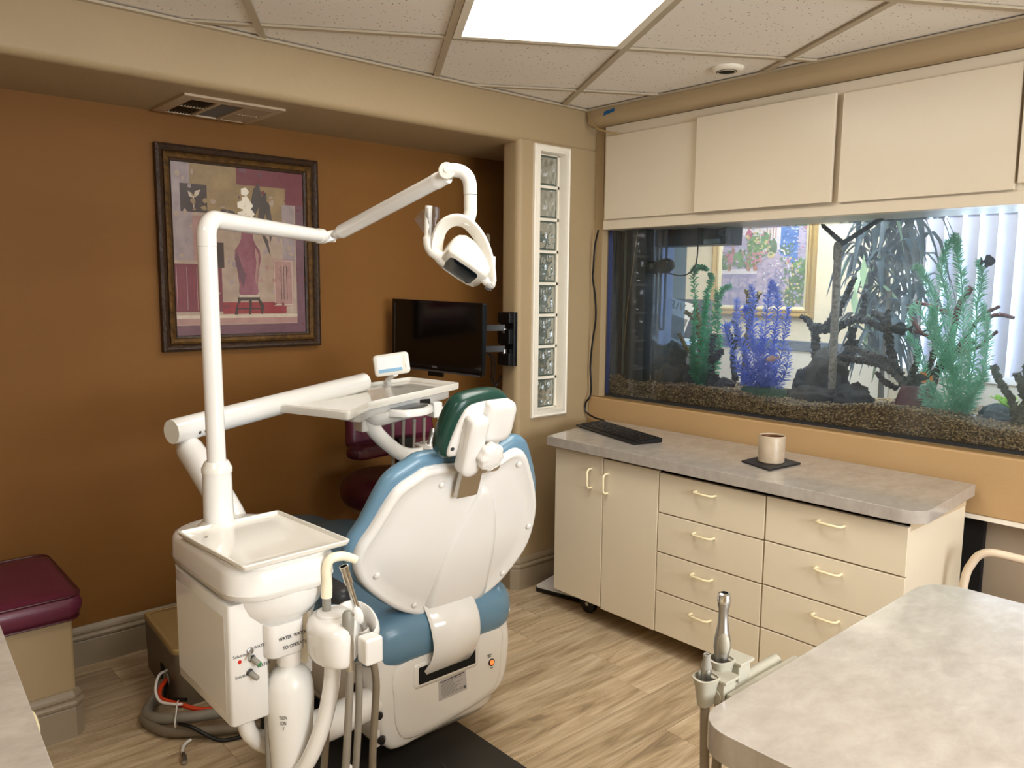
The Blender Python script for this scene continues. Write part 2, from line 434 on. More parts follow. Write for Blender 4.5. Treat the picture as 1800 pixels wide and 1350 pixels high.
# niche, header beam and pilaster
slab('wall_back', M['brown'], X0 - .1, .45, NICHE_Y, NICHE_Y + .12, 0, NICHE_Z)
pf = [(0.0, CEIL + .05), (0.0, NICHE_Z + .03)]
pf += [(.03 - .03 * math.cos(a), NICHE_Z + .03 - .03 * math.sin(a)) for a in [PI / 12 * i for i in range(1, 7)]]
pf += [(NICHE_Y + .12, NICHE_Z), (NICHE_Y + .12, CEIL + .05)]
MB().prism(pf, X0 - .1, .45, axis='x').build('wall_header', M['beige'], None, kind='structure')
pil = MB()
def rr_pil(x0, x1, r0, r1): return rrect(x0, x1, 0, .12, [r0, r1, r1, r0], 6)
pil.prism(rr_pil(-.474, -.36, .028, 0), 0, NICHE_Z + .01)
pil.box(-.195, .07, 0, .12, 0, NICHE_Z + .01)
pil.box(-.36, -.195, 0, .12, 0, .835); pil.box(-.36, -.195, 0, .12, 2.005, NICHE_Z + .01)
pil.build('wall_pilaster', M['beige'], None, kind='structure')
slab('wall_niche_end', M['brown'], .33, .45, .12, NICHE_Y, 0, NICHE_Z)
slab('wall_left', M['beige'], X0 - .1, X0, Y0, NICHE_Y, 0, CEIL + .05)
# wall behind the camera with a daylight window
wf = MB()
wf.box(X0 - .1, -2.5, Y0 - .1, Y0, 0, CEIL + .05).box(-.7, 1.0, Y0 - .1, Y0, 0, CEIL + .05)
wf.box(-2.5, -.7, Y0 - .1, Y0, 0, .95).box(-2.5, -.7, Y0 - .1, Y0, 2.05, CEIL + .05)
wf.build('wall_front', M['cream_wall'], None, kind='structure')
w2 = struct_empty('window_2', (-1.6, Y0, .95))
MB().frame(1.8, 1.1, [(0, -.1), (0, .015), (.05, .015), (.05, -.1)], basis((-1.6, Y0, 1.5), (1, 0, 0), (0, 0, 1), (0, 1, 0))).build('window_frame', M['white_frame'], w2)
MB().box(-1.62, -1.58, Y0 - .06, Y0 - .02, .96, 2.04).build('mullion', M['white_frame'], w2)

# aquarium wall: lower wall with ledge, sides, soffit
lw = MB()
lw.box(0, .055, -2.6, 0, .668, .873)
lw.box(0, .055, -1.70, 0, 0, .668)
lw.build('wall_right', M['beige_warm'], None, bevel=.006, kind='structure')
MB().box(.012, .056, -2.6, 0, .873, .8765).build('trim_1', M['ledge'], None, kind='structure')
MB().box(-.006, .05, -2.6, -1.70, .654, .668).build('trim_2', M['white_frame'], None, kind='structure')
slab('wall_knee', M['knee_grey'], .09, .13, -2.6, -1.765, 0, .66)
slab('wall_knee_gap', M['dark'], .06, .10, -1.766, -1.70, 0, .654)
slab('wall_right_front', M['beige'], 0, .12, Y0, -2.6, 0, CEIL + .05)
slab('trim_5', M['beige'], .02, .33, -.052, -.001, .876, 2.15)
sf = [(.30, CEIL + .05), (-.05, CEIL + .05), (-.05, 2.185)]
sf += [(-.015 - .035 * math.cos(a), 2.185 - .035 * math.sin(a)) for a in [PI / 12 * i for i in range(0, 7)]]
sf += [(.30, 2.15)]
MB().prism([(x, z) for x, z in sf], -2.6, -.005, axis='y').build('wall_soffit', M['beige_soffit'], None, kind='structure')

# baseboards: moulded profile swept along the wall
BP = [(0, 0), (.016, 0), (.016, .094), (.0135, .098), (.02, .104), (.022, .112), (.018, .119), (.011, .122), (.014, .126), (.014, .136), (.009, .145), (.004, .150), (0, .150)]
def baseboard(name, path):
    P = [Vector(p) for p in path]; rings = []
    for i in range(len(P)):
        d0 = (P[i] - P[i - 1]).normalized() if i else (P[1] - P[0]).normalized()
        d1 = (P[i + 1] - P[i]).normalized() if i < len(P) - 1 else d0
        n0 = Vector((d0.y, -d0.x)); n1 = Vector((d1.y, -d1.x)); m = (n0 + n1); m = m / max(m.dot(n0), .2)
        rings.append([(P[i].x + m.x * t, P[i].y + m.y * t, z) for t, z in BP])
    return MB().loft(rings).build(name, M['taupe'], None, kind='structure', smooth=30)
baseboard('baseboard_back', [(-2.31, NICHE_Y), (.33, NICHE_Y)])
baseboard('baseboard_pilaster', [(-.474, .12), (-.474, .022), (-.452, 0), (-.02, 0)])

# ceiling: slab, tee grid on a 2 ft module turned against the walls, tiles, light
ce = slab('ceiling', pm('ceiling_void', '#3a332b', .9), X0 - .1, .0, Y0 - .1, .0, CEIL + .03, CEIL + .06)
GA = math.radians(-31.6); MOD = .6085
gx = Vector((math.cos(GA), math.sin(GA))); gy = Vector((-math.sin(GA), math.cos(GA))); G0 = Vector((-1.192, -.441))
def gp(u, v): return G0 + gx * (u * MOD) + gy * (v * MOD)
RM = (X0, -.05, Y0, 0.0)
def clip(poly, rc=RM):
    def cut(P, ins, inter):
        o = []
        for i in range(len(P)):
            a, b = P[i - 1], P[i]; ia, ib = ins(a), ins(b)
            if ia != ib: o.append(inter(a, b))
            if ib: o.append(b)
        return o
    for ax, val, sg in ((0, rc[0], 1), (0, rc[1], -1), (1, rc[2], 1), (1, rc[3], -1)):
        if len(poly) < 3: return []
        poly = cut(poly, lambda p: (p[ax] - val) * sg >= 0, lambda a, b: tuple(a[k] + (b[k] - a[k]) * (val - a[ax]) / (b[ax] - a[ax]) for k in (0, 1)))
    return poly
LIGHT_CELLS = {(0, -1), (0, -2)}       # cells (u, v): u from line A to B, v counted towards the camera
LIGHT2 = {(-2, -4), (-2, -5)}
for u in range(-8, 8):
    for v in range(-9, 6):
        if (u, v) in LIGHT_CELLS or (u, v) in LIGHT2: continue
        g = .004 / MOD
        q = clip([tuple(gp(*c)) for c in ((u + g, v + g), (u + 1 - g, v + g), (u + 1 - g, v + 1 - g), (u + g, v + 1 - g))])
        if len(q) < 3: continue
        A = abs(sum(q[i - 1][0] * q[i][1] - q[i][0] * q[i - 1][1] for i in range(len(q)))) / 2
        if A < .002: continue
        MB().prism(q, CEIL + .009, CEIL + .026).build('ceiling_tile', M['tile'], ce, smooth=0)
tb = MB(); hw = .012 / MOD
for u in range(-9, 10):
    for v in range(-9, 7):
        for q in (None if (u, v) in ((9, 0),) else [gp(u - hw, v), gp(u + hw, v), gp(u + hw, v + 1), gp(u - hw, v + 1)],
                  None if (u, v) == (0, -1) else [gp(u + hw, v - hw), gp(u + 1 - hw, v - hw), gp(u + 1 - hw, v + hw), gp(u + hw, v + hw)]):
            if q is None: continue
            q = clip([tuple(p) for p in q])
            if len(q) >= 3: tb.prism(q, CEIL, CEIL + .007)
tb.build('tee_grid', M['grid'], ce, smooth=0)
MB().box(X0, -.05, -.02, 0, CEIL - .004, CEIL + .004).build('wall_angle', M['grid'], ce, smooth=0)
MB().box(-.07, -.05, Y0, 0, CEIL - .003, CEIL + .004).build('wall_angle', M['grid'], ce, smooth=0)
def troffer(u, v, label):
    c = gp(u + .5, v + 1)
    t = thing('ceiling_light', label, 'ceiling light', (c.x, c.y, CEIL))
    T = basis((c.x, c.y, CEIL + .004), (gx.x, gx.y, 0), (-gy.x, -gy.y, 0), (0, 0, -1))
    MB().frame(MOD - .026, 2 * MOD - .026, [(0, -.02), (0, .006), (.026, .006), (.03, -.006)], T).build('frame', M['white_frame'], t)
    me = MB().add([(-.272, -.577, 0), (.272, -.577, 0), (.272, .577, 0), (-.272, .577, 0)], [(0, 1, 2, 3)])
    d = me.build('diffuser', M['diffuser'], t, smooth=0)
    d.location = (0, 0, .004); d.rotation_euler = (PI, 0, GA)
    return t
troffer(0, -2, 'lit square fluorescent ceiling panel with gridded diffuser')
# recessed downlight
dl = thing('downlight', 'round recessed downlight with white rim in the ceiling above the cabinets', 'downlight', (-.193, -.852, CEIL))
MB().lathe([(.036, -.012), (.042, -.014), (.058, -.010), (.064, -.002), (.064, .010)], 32, c=(-.193, -.852, CEIL + .008)).build('trim_ring', M['white_frame'], dl)
MB().lathe([(.0, -.0065), (.042, -.0065), (.042, .004)], 32, c=(-.193, -.852, CEIL + .0015)).build('black_baffle', M['dark'], dl)
bm_ = MB().tube([(-.193 + .033 * math.cos(a), -.852 + .033 * math.sin(a), CEIL - .006) for a in [2 * PI * i / 28 for i in range(29)]], .0022, 6); bm_.build('inner_ring', M['grid'], dl)

# glass block window in the pilaster
w1 = struct_empty('window_1', (-.2775, 0, .835))
MB().frame(.227, 1.233, [(0, -.002), (0, .012), (.006, .016), (.012, .012), (.03, .018), (.034, .006), (.034, -.03)], basis((-.2755, 0, 1.42), (1, 0, 0), (0, 0, 1), (0, -1, 0))).build('window_frame', M['white_frame'], w1, smooth=30)
mo = MB(); n = 8; bh = 1.17 / n
for i in range(n + 1):
    z = .835 + bh * i; mo.box(-.36, -.195, .028, .10, max(.835, z - .0065), min(2.005, z + .0065))
mo.box(-.205, -.195, .028, .10, .835, 2.005)
mo.build('mortar', M['white_frame'], w1, smooth=0)
bk_ = MB(); NB = 18; x0_, x1_, z0_, z1_ = -.351, -.2145, .850, .835 + bh - .015
gv = [(x0_ + (x1_ - x0_) * i / NB, .034 - .004 + .0075 * (mnoise.noise(Vector((i * .30, j * .14, 3.1))) + .5 * mnoise.noise(Vector((i * .62, j * .30, 7.7)))), z0_ + (z1_ - z0_) * j / NB) for j in range(NB + 1) for i in range(NB + 1)]
bk_.add(gv, [(j * (NB + 1) + i, j * (NB + 1) + i + 1, (j + 1) * (NB + 1) + i + 1, (j + 1) * (NB + 1) + i) for j in range(NB) for i in range(NB)])
bk_.cur = 1
bk_.add([(-.3595, .036, .842), (-.206, .036, .842), (-.206, .036, .835 + bh - .007), (-.3595, .036, .835 + bh - .007), (x0_, .034, z0_), (x1_, .034, z0_), (x1_, .034, z1_), (x0_, .034, z1_)], [(0, 1, 5, 4), (1, 2, 6, 5), (2, 3, 7, 6), (3, 0, 4, 7)])
bk_.box(-.3595, -.206, .0365, .094, .842, .835 + bh - .007)
blk = bk_.build('glass_block', [M['glass_block'], M['glass_rim']], w1, smooth=60)
for i in range(1, n):
    c = blk.copy(); COL.objects.link(c); c.parent = w1; c.location = blk.location + Vector((0, 0, bh * i))
w1b = w1

# air vent in the niche ceiling
vt = thing('ceiling_vent', 'three-section metal air register in the soffit above the framed still life', 'vent', (-1.69, .29, NICHE_Z))
vx0, vx1, vy0, vy1 = -1.86, -1.50, .125, .455
MB().frame(vx1 - vx0, vy1 - vy0, [(0, 0), (0, .008), (.035, .012), (.037, .002)], basis(((vx0 + vx1) / 2, (vy0 + vy1) / 2, NICHE_Z), (1, 0, 0), (0, -1, 0), (0, 0, -1))).build('frame', M['vent'], vt)
MB().box(vx0 + .03, vx1 - .03, vy0 + .03, vy1 - .03, NICHE_Z - .0015, NICHE_Z).build('back_plate', M['dark'], vt)
for k in range(1, 3):
    x = vx0 + .035 + (vx1 - vx0 - .07) * k / 3
    MB().box(x - .008, x + .008, vy0 + .03, vy1 - .03, NICHE_Z - .012, NICHE_Z - .002).build('divider', M['vent'], vt)
sw = (vx1 - vx0 - .07) / 3
for sec in range(3):
    a = vx0 + .035 + sw * sec
    if sec == 1:
        for i in range(20):
            y = vy0 + .04 + i * .0128
            MB().box(a + .008, a + sw - .008, y, y + .0012, NICHE_Z - .008, NICHE_Z - .002).build('louver', M['vent_shade'], vt)
    else:
        ymid = (vy0 + vy1) / 2
        MB().box(a + .004, a + sw - .004, ymid - .005, ymid + .005, NICHE_Z - .011, NICHE_Z - .002).build('divider', M['vent'], vt)
        for i in range(8):
            x = a + .006 + i * (sw - .012) / 8
            for (q0, q1) in ((vy0 + .036, ymid - .004), (ymid + .004, vy1 - .036)):
                s = MB()
                w_ = .010 if sec == 2 else -.006
                s.add([(x, q0, NICHE_Z - .002), (x + .004 + w_, q0, NICHE_Z - .011), (x + .006 + w_, q0, NICHE_Z - .011), (x + .002, q0, NICHE_Z - .002), (x, q1, NICHE_Z - .002), (x + .004 + w_, q1, NICHE_Z - .011), (x + .006 + w_, q1, NICHE_Z - .011), (x + .002, q1, NICHE_Z - .002)],
                      [(0, 1, 2, 3), (4, 5, 6, 7), (0, 4, 5, 1), (1, 5, 6, 2), (2, 6, 7, 3), (3, 7, 4, 0)])
                s.build('louver', M['vent' if sec == 2 else 'vent_shade'], vt, smooth=0)

# bench: low plastered wall with a cushion
bw = MB().prism(rrect(X0, -2.31, .0, NICHE_Y, [0, .012, 0, 0], 4), 0, .375).build('wall_bench', M['beige'], None, kind='structure')
baseboard('baseboard_left', [(X0 + .02, 0), (-2.325, 0), (-2.31, .015), (-2.31, NICHE_Y - .02)])
cu = thing('bench_cushion', 'burgundy vinyl seat cushion with piped edges on the low bench', 'cushion', (-2.95, .235, .375))
co = rrect(X0 + .01, -2.283, -.02, .465, .045, 6)
MB().pad(co, [(.02, .376), (.004, .385), (-.004, .405), (-.006, .425), (.0, .447), (.012, .457), (.05, .463), (.12, .466)], None).build('cover', M['burgundy'], cu, smooth=70)
def ring_path(o, ins, z):
    c = Vector((sum(p[0] for p in o) / len(o), sum(p[1] for p in o) / len(o)))
    return [(p[0] + (c.x - p[0]) * ins, p[1] + (c.y - p[1]) * ins, z) for p in o] 
for ins, z in ((.0, .455), (.008, .381)):
    pth = ring_path(co, ins, z); MB().tube(pth + [pth[0]], .0035, 8).build('piping', M['burgundy2'], cu)

# ------------------------------------------------------------------ framed still life on the brown wall
pc = (-1.525, NICHE_Y, 1.534); PW, PH = .655, .775
pt = thing('framed_picture', 'dark bronze framed still life print of a vase and orchids on the brown wall', 'picture', pc)
TP = basis(pc, (1, 0, 0), (0, 0, 1), (0, -1, 0))
MB().frame(PW, PH, [(0, 0), (0, .030), (.010, .034), (.018, .030), (.026, .020), (.030, .018)], TP).build('outer_frame', M['frame_dark'], pt, smooth=25)
MB().frame(PW - .058, PH - .058, [(0, .010), (0, .024), (.008, .028), (.018, .022), (.022, .012)], TP).build('inner_frame', M['frame_gold'], pt, smooth=25)
MB().frame(PW - .10, PH - .10, [(0, .006), (0, .014), (.008, .010), (.010, .004)], TP).build('sight_edge', M['frame_dark'], pt, smooth=25)
def pcol(name, h, h2=None, sc=14): return pm('print_' + name, h, .5, var=(sc, h2 or h, .8, 6.))
pr_m = [pcol('taupe', '#98806f', '#bda996', 16), pcol('ochre', '#a88d62', '#6f5b43', 14), pcol('maroon', '#783a40', '#6b3038', 30), pcol('red', '#97393a', '#7f2c32', 30),
        pcol('plum', '#755058', '#5f3f48', 20), pcol('lilac', '#857478', '#b3a29c', 15), pcol('dark', '#4a3a34', '#3a2d2a', 10), pcol('bone', '#cfbfaa', '#ab9884', 26),
        pcol('vase', '#713746', '#a8707a', 12), pcol('leaf', '#433a38', '#5d524c', 12), pcol('pink', '#b08a80', '#8f6a62', 22), pcol('petal', '#efe6d6', '#d9cdbb', 20)]
# print coordinates: u 0..1 left to right, v 0..1 bottom to top
IW, IH = PW - .116, PH - .116
pr = MB(); lev = [0]
def patch(mi, pts):
    lev[0] += 1; pr.cur = mi; z = .0042 + lev[0] * .00001
    pr.prism([((u - .5) * IW, (v - .5) * IH) for u, v in pts], .004, z, TP)
def rect(mi, u0, u1, v0, v1): patch(mi, [(u0, v0), (u1, v0), (u1, v1), (u0, v1)])
rect(4, -.01, 1.01, -.01, 1.01)
rect(0, .0, .93, .06, 1.0); rect(5, 0, .14, .44, 1.0); rect(1, .13, .47, .72, 1.0); rect(2, .47, 1.0, .80, 1.0); rect(1, .44, .85, .62, .90)
rect(0, .30, .80, .20, .66); rect(5, .82, .92, .45, .80); rect(10, .14, .28, .44, .70); rect(4, .93, 1.0, .0, .80)
rect(2, .0, .34, .14, .42); rect(3, .34, .84, .125, .195); rect(7, .0, .93, .065, .12); rect(10, .0, .93, .065, .1)
for i in range(13): rect(10 if i % 3 == 0 else 3, .012 + i * .024, .016 + i * .024, .15, .40)
rect(6, .06, .25, .72, .88); rect(7, .150, .157, .745, .81)
for a, b in (((.155, .80), (.115, .84)), ((.155, .80), (.205, .85)), ((.152, .81), (.12, .815))):
    dx, dy = b[0] - a[0], b[1] - a[1]; patch(7, [a, (a[0] + dx * .5 - dy * .3, a[1] + dy * .5 + dx * .3), b, (a[0] + dx * .5 + dy * .15, a[1] + dy * .5 - dx * .15)])
rect(6, .28, .36, .40, .55); rect(10, .74, .90, .17, .46); rect(7, .745, .895, .175, .455); rect(10, .75, .89, .18, .45)
for u in (.80, .82, .845): rect(6, u, u + .005, .21, .42)
for u0, v0, du in ((.80, .40, -.03), (.82, .42, .02), (.845, .40, .03), (.80, .34, -.025)): patch(6, [(u0, v0 - .02), (u0 + .004, v0 - .02), (u0 + du, v0 + .015)])
rd = random.Random(2)
for (u0, u1, v0, v1, pal, n_) in ((.30, .80, .20, .62, (0, 5, 10), 60), (.13, .47, .72, 1.0, (1, 0), 34), (.0, .14, .44, 1.0, (5, 0), 24), (.44, .85, .64, .90, (1, 0), 34), (.47, 1.0, .81, 1.0, (2, 4), 20), (.82, .92, .46, .80, (5, 0), 12), (.93, 1.0, .02, .78, (4, 2), 20), (.34, .84, .13, .19, (3, 2), 16), (.15, .28, .45, .69, (10, 0), 12)):
    for _ in range(n_):
        u, v, a_, b_ = rd.uniform(u0, u1), rd.uniform(v0, v1), rd.uniform(.008, .026), rd.uniform(.006, .020); ph = rd.uniform(0, PI)
        q = [(min(u1, max(u0, u + a_ * math.cos(ph + k) * rd.uniform(.6, 1.3))), min(v1, max(v0, v + b_ * math.sin(ph + k) * rd.uniform(.6, 1.3)))) for k in (0, .9, 1.8, 2.7, 3.6, 4.5, 5.4)]
        if rd.random() < .5: patch(rd.choice(pal), q)
vs = [(.065, .24), (.075, .26), (.07, .30), (.085, .40), (.10, .46), (.095, .51), (.06, .55), (.045, .58), (.042, .66), (.052, .68)]
patch(8, [(.54 - r, v) for r, v in vs] + [(.54 + r, v) for r, v in reversed(vs)])
patch(10, [(.60, .30), (.62, .40), (.625, .48), (.60, .53), (.595, .50), (.605, .44), (.59, .34)])
patch(4, [(.44, .46), (.46, .50), (.49, .42), (.52, .36), (.50, .28), (.47, .34)])
rect(7, .465, .615, .225, .24); rect(6, .455, .625, .205, .225)
for u in (.46, .54, .61):
    s = -1 if u < .5 else (1 if u > .6 else 0)
    patch(6, [(u, .21), (u + .02, .21), (u + .02 + s * .03, .17), (u + .012 + s * .02, .12), (u - .004 + s * .03, .12), (u + s * .02, .165)])
rect(6, .45, .63, .152, .160)
for pts in ([(.54, .66), (.60, .88), (.64, .92), (.66, .84), (.62, .70)], [(.56, .66), (.66, .84), (.70, .87), (.70, .78), (.66, .66)], [(.66, .84), (.72, .80), (.75, .64), (.72, .56), (.70, .70)], [(.53, .66), (.44, .74), (.36, .75), (.30, .70), (.42, .70)], [(.62, .66), (.70, .58), (.72, .48), (.66, .60)]): patch(9, pts)
patch(1, [(.58, .68), (.64, .78), (.62, .68)]); patch(7, [(.33, .71), (.40, .74), (.36, .70)])
for u, v in ((.53, .86), (.535, .81), (.50, .78), (.56, .78), (.54, .75), (.50, .72), (.57, .73), (.53, .70), (.56, .67), (.52, .66)):
    patch(11, [(u + .030 * math.cos(a) * (1 + .13 * math.cos(5 * a)), v + .024 * math.sin(a) * (1 + .13 * math.cos(5 * a))) for a in [2 * PI * i / 15 for i in range(15)]])
pr.build('print', pr_m, pt, smooth=0)
MB().add([((a - .5) * IW, (b - .5) * IH, .0085) for a, b in ((0, 0), (1, 0), (1, 1), (0, 1))], [(0, 1, 2, 3)], TP).build('glazing', M['picture_glass'], pt, smooth=0)

# little hook on the brown wall beside the pilaster
hk = MB(); hk.tube(spline([(-.245, NICHE_Y - .002, 1.665), (-.245, NICHE_Y - .012, 1.655), (-.247, NICHE_Y - .016, 1.635), (-.256, NICHE_Y - .02, 1.625), (-.266, NICHE_Y - .022, 1.632)]), .009, 10)
tag(hk.build('wall_hook', M['ivory']), 'small ivory plastic hook on the brown wall behind the lamp', 'hook')

# ------------------------------------------------------------------ upper cabinet over the aquarium
uc = thing('upper_cabinet', 'long cream wall cabinet with flush sliding doors above the aquarium', 'cabinet', (.15, -1.3, 1.672))
MB().box(.004, .30, -2.6, -.072, 1.676, 2.148).build('carcass', M['door_white'], uc, bevel=.002)
for y0, y1, x, z0, z1 in ((-.605, -.092, -.012, 1.722, 2.100), (-1.205, -.607, -.030, 1.722, 2.108), (-1.793, -1.226, -.016, 1.720, 2.104), (-2.5, -1.803, -.022, 1.738, 2.104)):
    MB().box(x, x + .014, y0, y1, z0, z1).build('door', M['door_white'], uc, bevel=.0015)
MB().box(.0, .006, -2.6, -.072, 1.676, 1.716).build('bottom_rail', M['door_white'], uc, bevel=.001)
# tape, ceiling wire
tag(MB().add([(-.0508, -.105, 2.186), (-.0508, -.171, 2.196), (-.0508, -.173, 2.212), (-.0508, -.110, 2.204), (-.0503, -.105, 2.186), (-.0503, -.171, 2.196), (-.0503, -.173, 2.212), (-.0503, -.110, 2.204)], [(0, 1, 2, 3), (4, 7, 6, 5), (0, 4, 5, 1), (1, 5, 6, 2), (2, 6, 7, 3), (3, 7, 4, 0)]).build('masking_tape', M['tape_blue'], smooth=0), 'short strip of blue masking tape on the soffit', 'tape')
tag(MB().tube(spline([(-.058, -.012, CEIL - .004), (-.068, -.04, 2.178), (-.062, -.075, 2.135), (-.045, -.13, 2.112), (-.018, -.16, 2.106), (.0, -.17, 2.104)]), .004, 8).build('ceiling_wire', M['utility']), 'tan wire curving from the ceiling corner to the upper cabinet', 'wire')

# ------------------------------------------------------------------ rolling base cabinet with stone-look top
def handle(parent, p, along, out, span=.082):
    """ivory wire pull: two posts and a rounded bar"""
    p, a, o = Vector(p), Vector(along), Vector(out)
    pts = [p - a * span / 2, p - a * span / 2 + o * .016, p - a * (span / 2 - .006) + o * .024, p - a * (span / 2 - .014) + o * .027, p + a * (span / 2 - .014) + o * .027, p + a * (span / 2 - .006) + o * .024, p + a * span / 2 + o * .016, p + a * span / 2]
    h = MB().tube(pts, .0042, 10).build('handle', M['handle'], parent)
bc = thing('base_cabinet', 'low almond cabinet on casters with two doors and eight drawers under the aquarium', 'cabinet', (-.25, -1.0, 0))
FX = -.472
MB().box(FX, -.032, -1.735, -.268, .086, .735).build('carcass', M['almond'], bc, bevel=.0015)
MB().box(FX, -.032, -1.7355, -.2675, .70, .7345).build('top_rail', M['almond_dark'], bc)
tp = [(-.020, -.138), (-.529, -.257), (-.526, -1.70)]
cx_, cy_, rr_ = -.462, -1.718, .066
tp += [(cx_ + rr_ * math.cos(a), cy_ + rr_ * math.sin(a)) for a in [PI + .1 + i * (PI / 2 - .1) / 8 for i in range(9)]]
tp += [(-.024, -1.757)]
MB().prism(tp, .736, .775).build('worktop', M['laminate_grey'], bc, bevel=.0012)
def front(name, y0, y1, z0, z1):
    d = MB().box(FX - .018, FX - .0005, y0, y1, z0, z1).build(name, M['almond'], bc, bevel=.0018)
    return d
d = front('door', -.542, -.272, .094, .7245); handle(d, (FX - .018, -.482, .628), (0, 0, 1), (-1, 0, 0), .08)
d = front('door', -.823, -.547, .088, .7195); handle(d, (FX - .018, -.570, .622), (0, 0, 1), (-1, 0, 0), .08)
zs = [.7165, .5605, .4065, .2535, .087]
for yb0, yb1, hy, dz in ((-1.271, -.828, -1.036, 0), (-1.737, -1.277, -1.505, .002)):
    for k in range(4):
        d = front('drawer', yb0, yb1, zs[k + 1] + .0025 + dz, zs[k] - .0025 + dz)
        handle(d, (FX - .018, hy, zs[k] - .041), (0, 1, 0), (-1, 0, 0))
for cxx, cyy in ((-.40, -.40), (-.10, -.40), (-.40, -1.62), (-.10, -1.62)):
    w = MB().tube([(cxx - .012, cyy, .042), (cxx + .012, cyy, .042)], .041, 20).build('caster_wheel', M['black'], bc, bevel=.004)
    MB().box(cxx - .004, cxx + .004, cyy - .02, cyy + .02, .06, .086).build('fork', M['steel'], w)
    MB().tube([(cxx - .0135, cyy, .042), (cxx + .0135, cyy, .042)], .009, 12).build('hub', M['alu'], w)

# slab lying on the floor beside the cabinet
sc = thing('floor_scale', 'flat white-topped slab with black edge lying on the floor behind the base cabinet', 'scale', (-.30, -.19, 0))
TS = Matrix.Translation((-.245, -.165, 0)) @ Matrix.Rotation(.25, 4, 'Z')
MB().prism(rrect(-.145, .145, -.13, .13, .015), .008, .022, TS).build('base', M['black'], sc)
MB().prism(rrect(-.142, .142, -.127, .127, .013), .022, .030, TS).build('platform', M['white_matt'], sc)
for x, y in ((-.1, -.1), (.1, -.1), (.1, .1), (-.1, .1)): MB().lathe([(.012, 0), (.012, .008)], 12, TS @ Matrix.Translation((x, y, 0))).build('foot', M['black'], sc)
MB().lathe([(.0, .0302), (.022, .0302), (.022, .031), (0, .031)], 20, TS @ Matrix.Translation((-.10, .02, 0))).build('sensor_pad', M['grey'], sc)

# keyboard
kb = thing('keyboard', 'black computer keyboard lying askew on the grey worktop', 'keyboard', (-.26, -.42, .775))
kc = [Vector((-.262, -.185, 0)), Vector((-.128, -.170, 0)), Vector((-.262, -.655, 0)), Vector((-.412, -.668, 0))]
kx = (kc[2] + kc[3] - kc[0] - kc[1]).normalized(); ky = Vector((-kx.y, kx.x, 0))
ko = (kc[0] + kc[1] + kc[2] + kc[3]) / 4; KW, KD = .468, .142
TK = basis((ko.x, ko.y, .775), kx, ky, (0, 0, 1))
def wedge(x0, x1, y0, y1, z, za, zb): return [(x0, y0, z), (x1, y0, z), (x1, y1, z), (x0, y1, z), (x0, y0, za), (x1, y0, za), (x1, y1, zb), (x0, y1, zb)]
BF = [(3, 2, 1, 0), (4, 5, 6, 7), (0, 1, 5, 4), (1, 2, 6, 5), (2, 3, 7, 6), (3, 0, 4, 7)]
MB().add(wedge(-KW / 2, KW / 2, -KD / 2, KD / 2, .002, .010, .020), BF, TK).build('case', M['black'], kb, bevel=.003)
key0 = None
for r in range(6):
    y = KD / 2 - .020 - r * .0185
    z = .010 + (y + KD / 2) / KD * .010
    c = 0; x = -KW / 2 + .014
    while x < KW / 2 - .018:
        wdt = .0165
        if r == 5 and -.13 < x < -.02: wdt = .105
        if not ((r < 5) and (.088 < x < .096 or .152 < x < .160)):
            if wdt < .05 and key0:
                k2 = key0.copy(); COL.objects.link(k2); k2.parent = kb; k2.location = TK @ Vector((x + wdt / 2, y, z)) - wl(kb)
            else:
                kk = MB().loft([[(-wdt / 2, -.008, 0), (wdt / 2, -.008, 0), (wdt / 2, .008, 0), (-wdt / 2, .008, 0)], [(-wdt / 2 + .0022, -.006, .0055), (wdt / 2 - .0022, -.006, .0055), (wdt / 2 - .0022, .006, .0055), (-wdt / 2 + .0022, .006, .0055)]], basis(TK @ Vector((x + wdt / 2, y, z)), kx, ky, (0, 0, 1))).build('key', M['black'], kb, smooth=20)
                if wdt < .05: key0 = kk
        x += wdt + .0022

# tumbler on slate coaster
co_ = MB().prism([(-.334, -1.076), (-.388, -1.222), (-.198, -1.237), (-.146, -1.078)], .775, .782).build('coaster', M['coaster'], bevel=.003)
tag(co_, 'square black slate coaster under the stone tumbler', 'coaster')
cupm = MB().lathe([(.0, 0), (.042, 0), (.046, .004), (.046, .006), (.0475, .096), (.0455, .099), (.0425, .096), (.040, .014), (.0, .012)], 40, c=(-.272, -1.160, .782)).build('tumbler', M['stone_cup'])
MB().lathe([(.0, .013), (.0396, .0145), (.0421, .094), (.0417, .094), (.039, .016), (0, .0145)], 40, c=(-.272, -1.160, .782)).build('inner_shade', pm('onyx_inside_shade', '#6a4526', .4), cupm)  # brown sleeve colours in the shade inside the tumbler
tag(cupm, 'beige veined onyx tumbler standing on the black coaster', 'cup')

# black cord running down beside the aquarium to the worktop
tag(MB().tube(spline([(-.012, -.055, 1.676), (-.012, -.035, 1.60), (-.014, -.030, 1.50), (-.010, -.024, 1.45), (-.012, -.045, 1.35), (-.012, -.05, 1.25), (-.012, -.032, 1.14), (-.012, -.022, 1.02), (-.012, -.03, .94), (-.012, -.028, .89), (-.024, -.030, .868), (-.030, -.014, .845), (-.030, -.016, .80), (-.03, -.075, .778), (-.06, -.16, .7795), (-.12, -.185, .7795)]), .0045, 8).build('power_cord', M['black']), 'black cord hanging beside the aquarium glass down to the keyboard', 'cord')

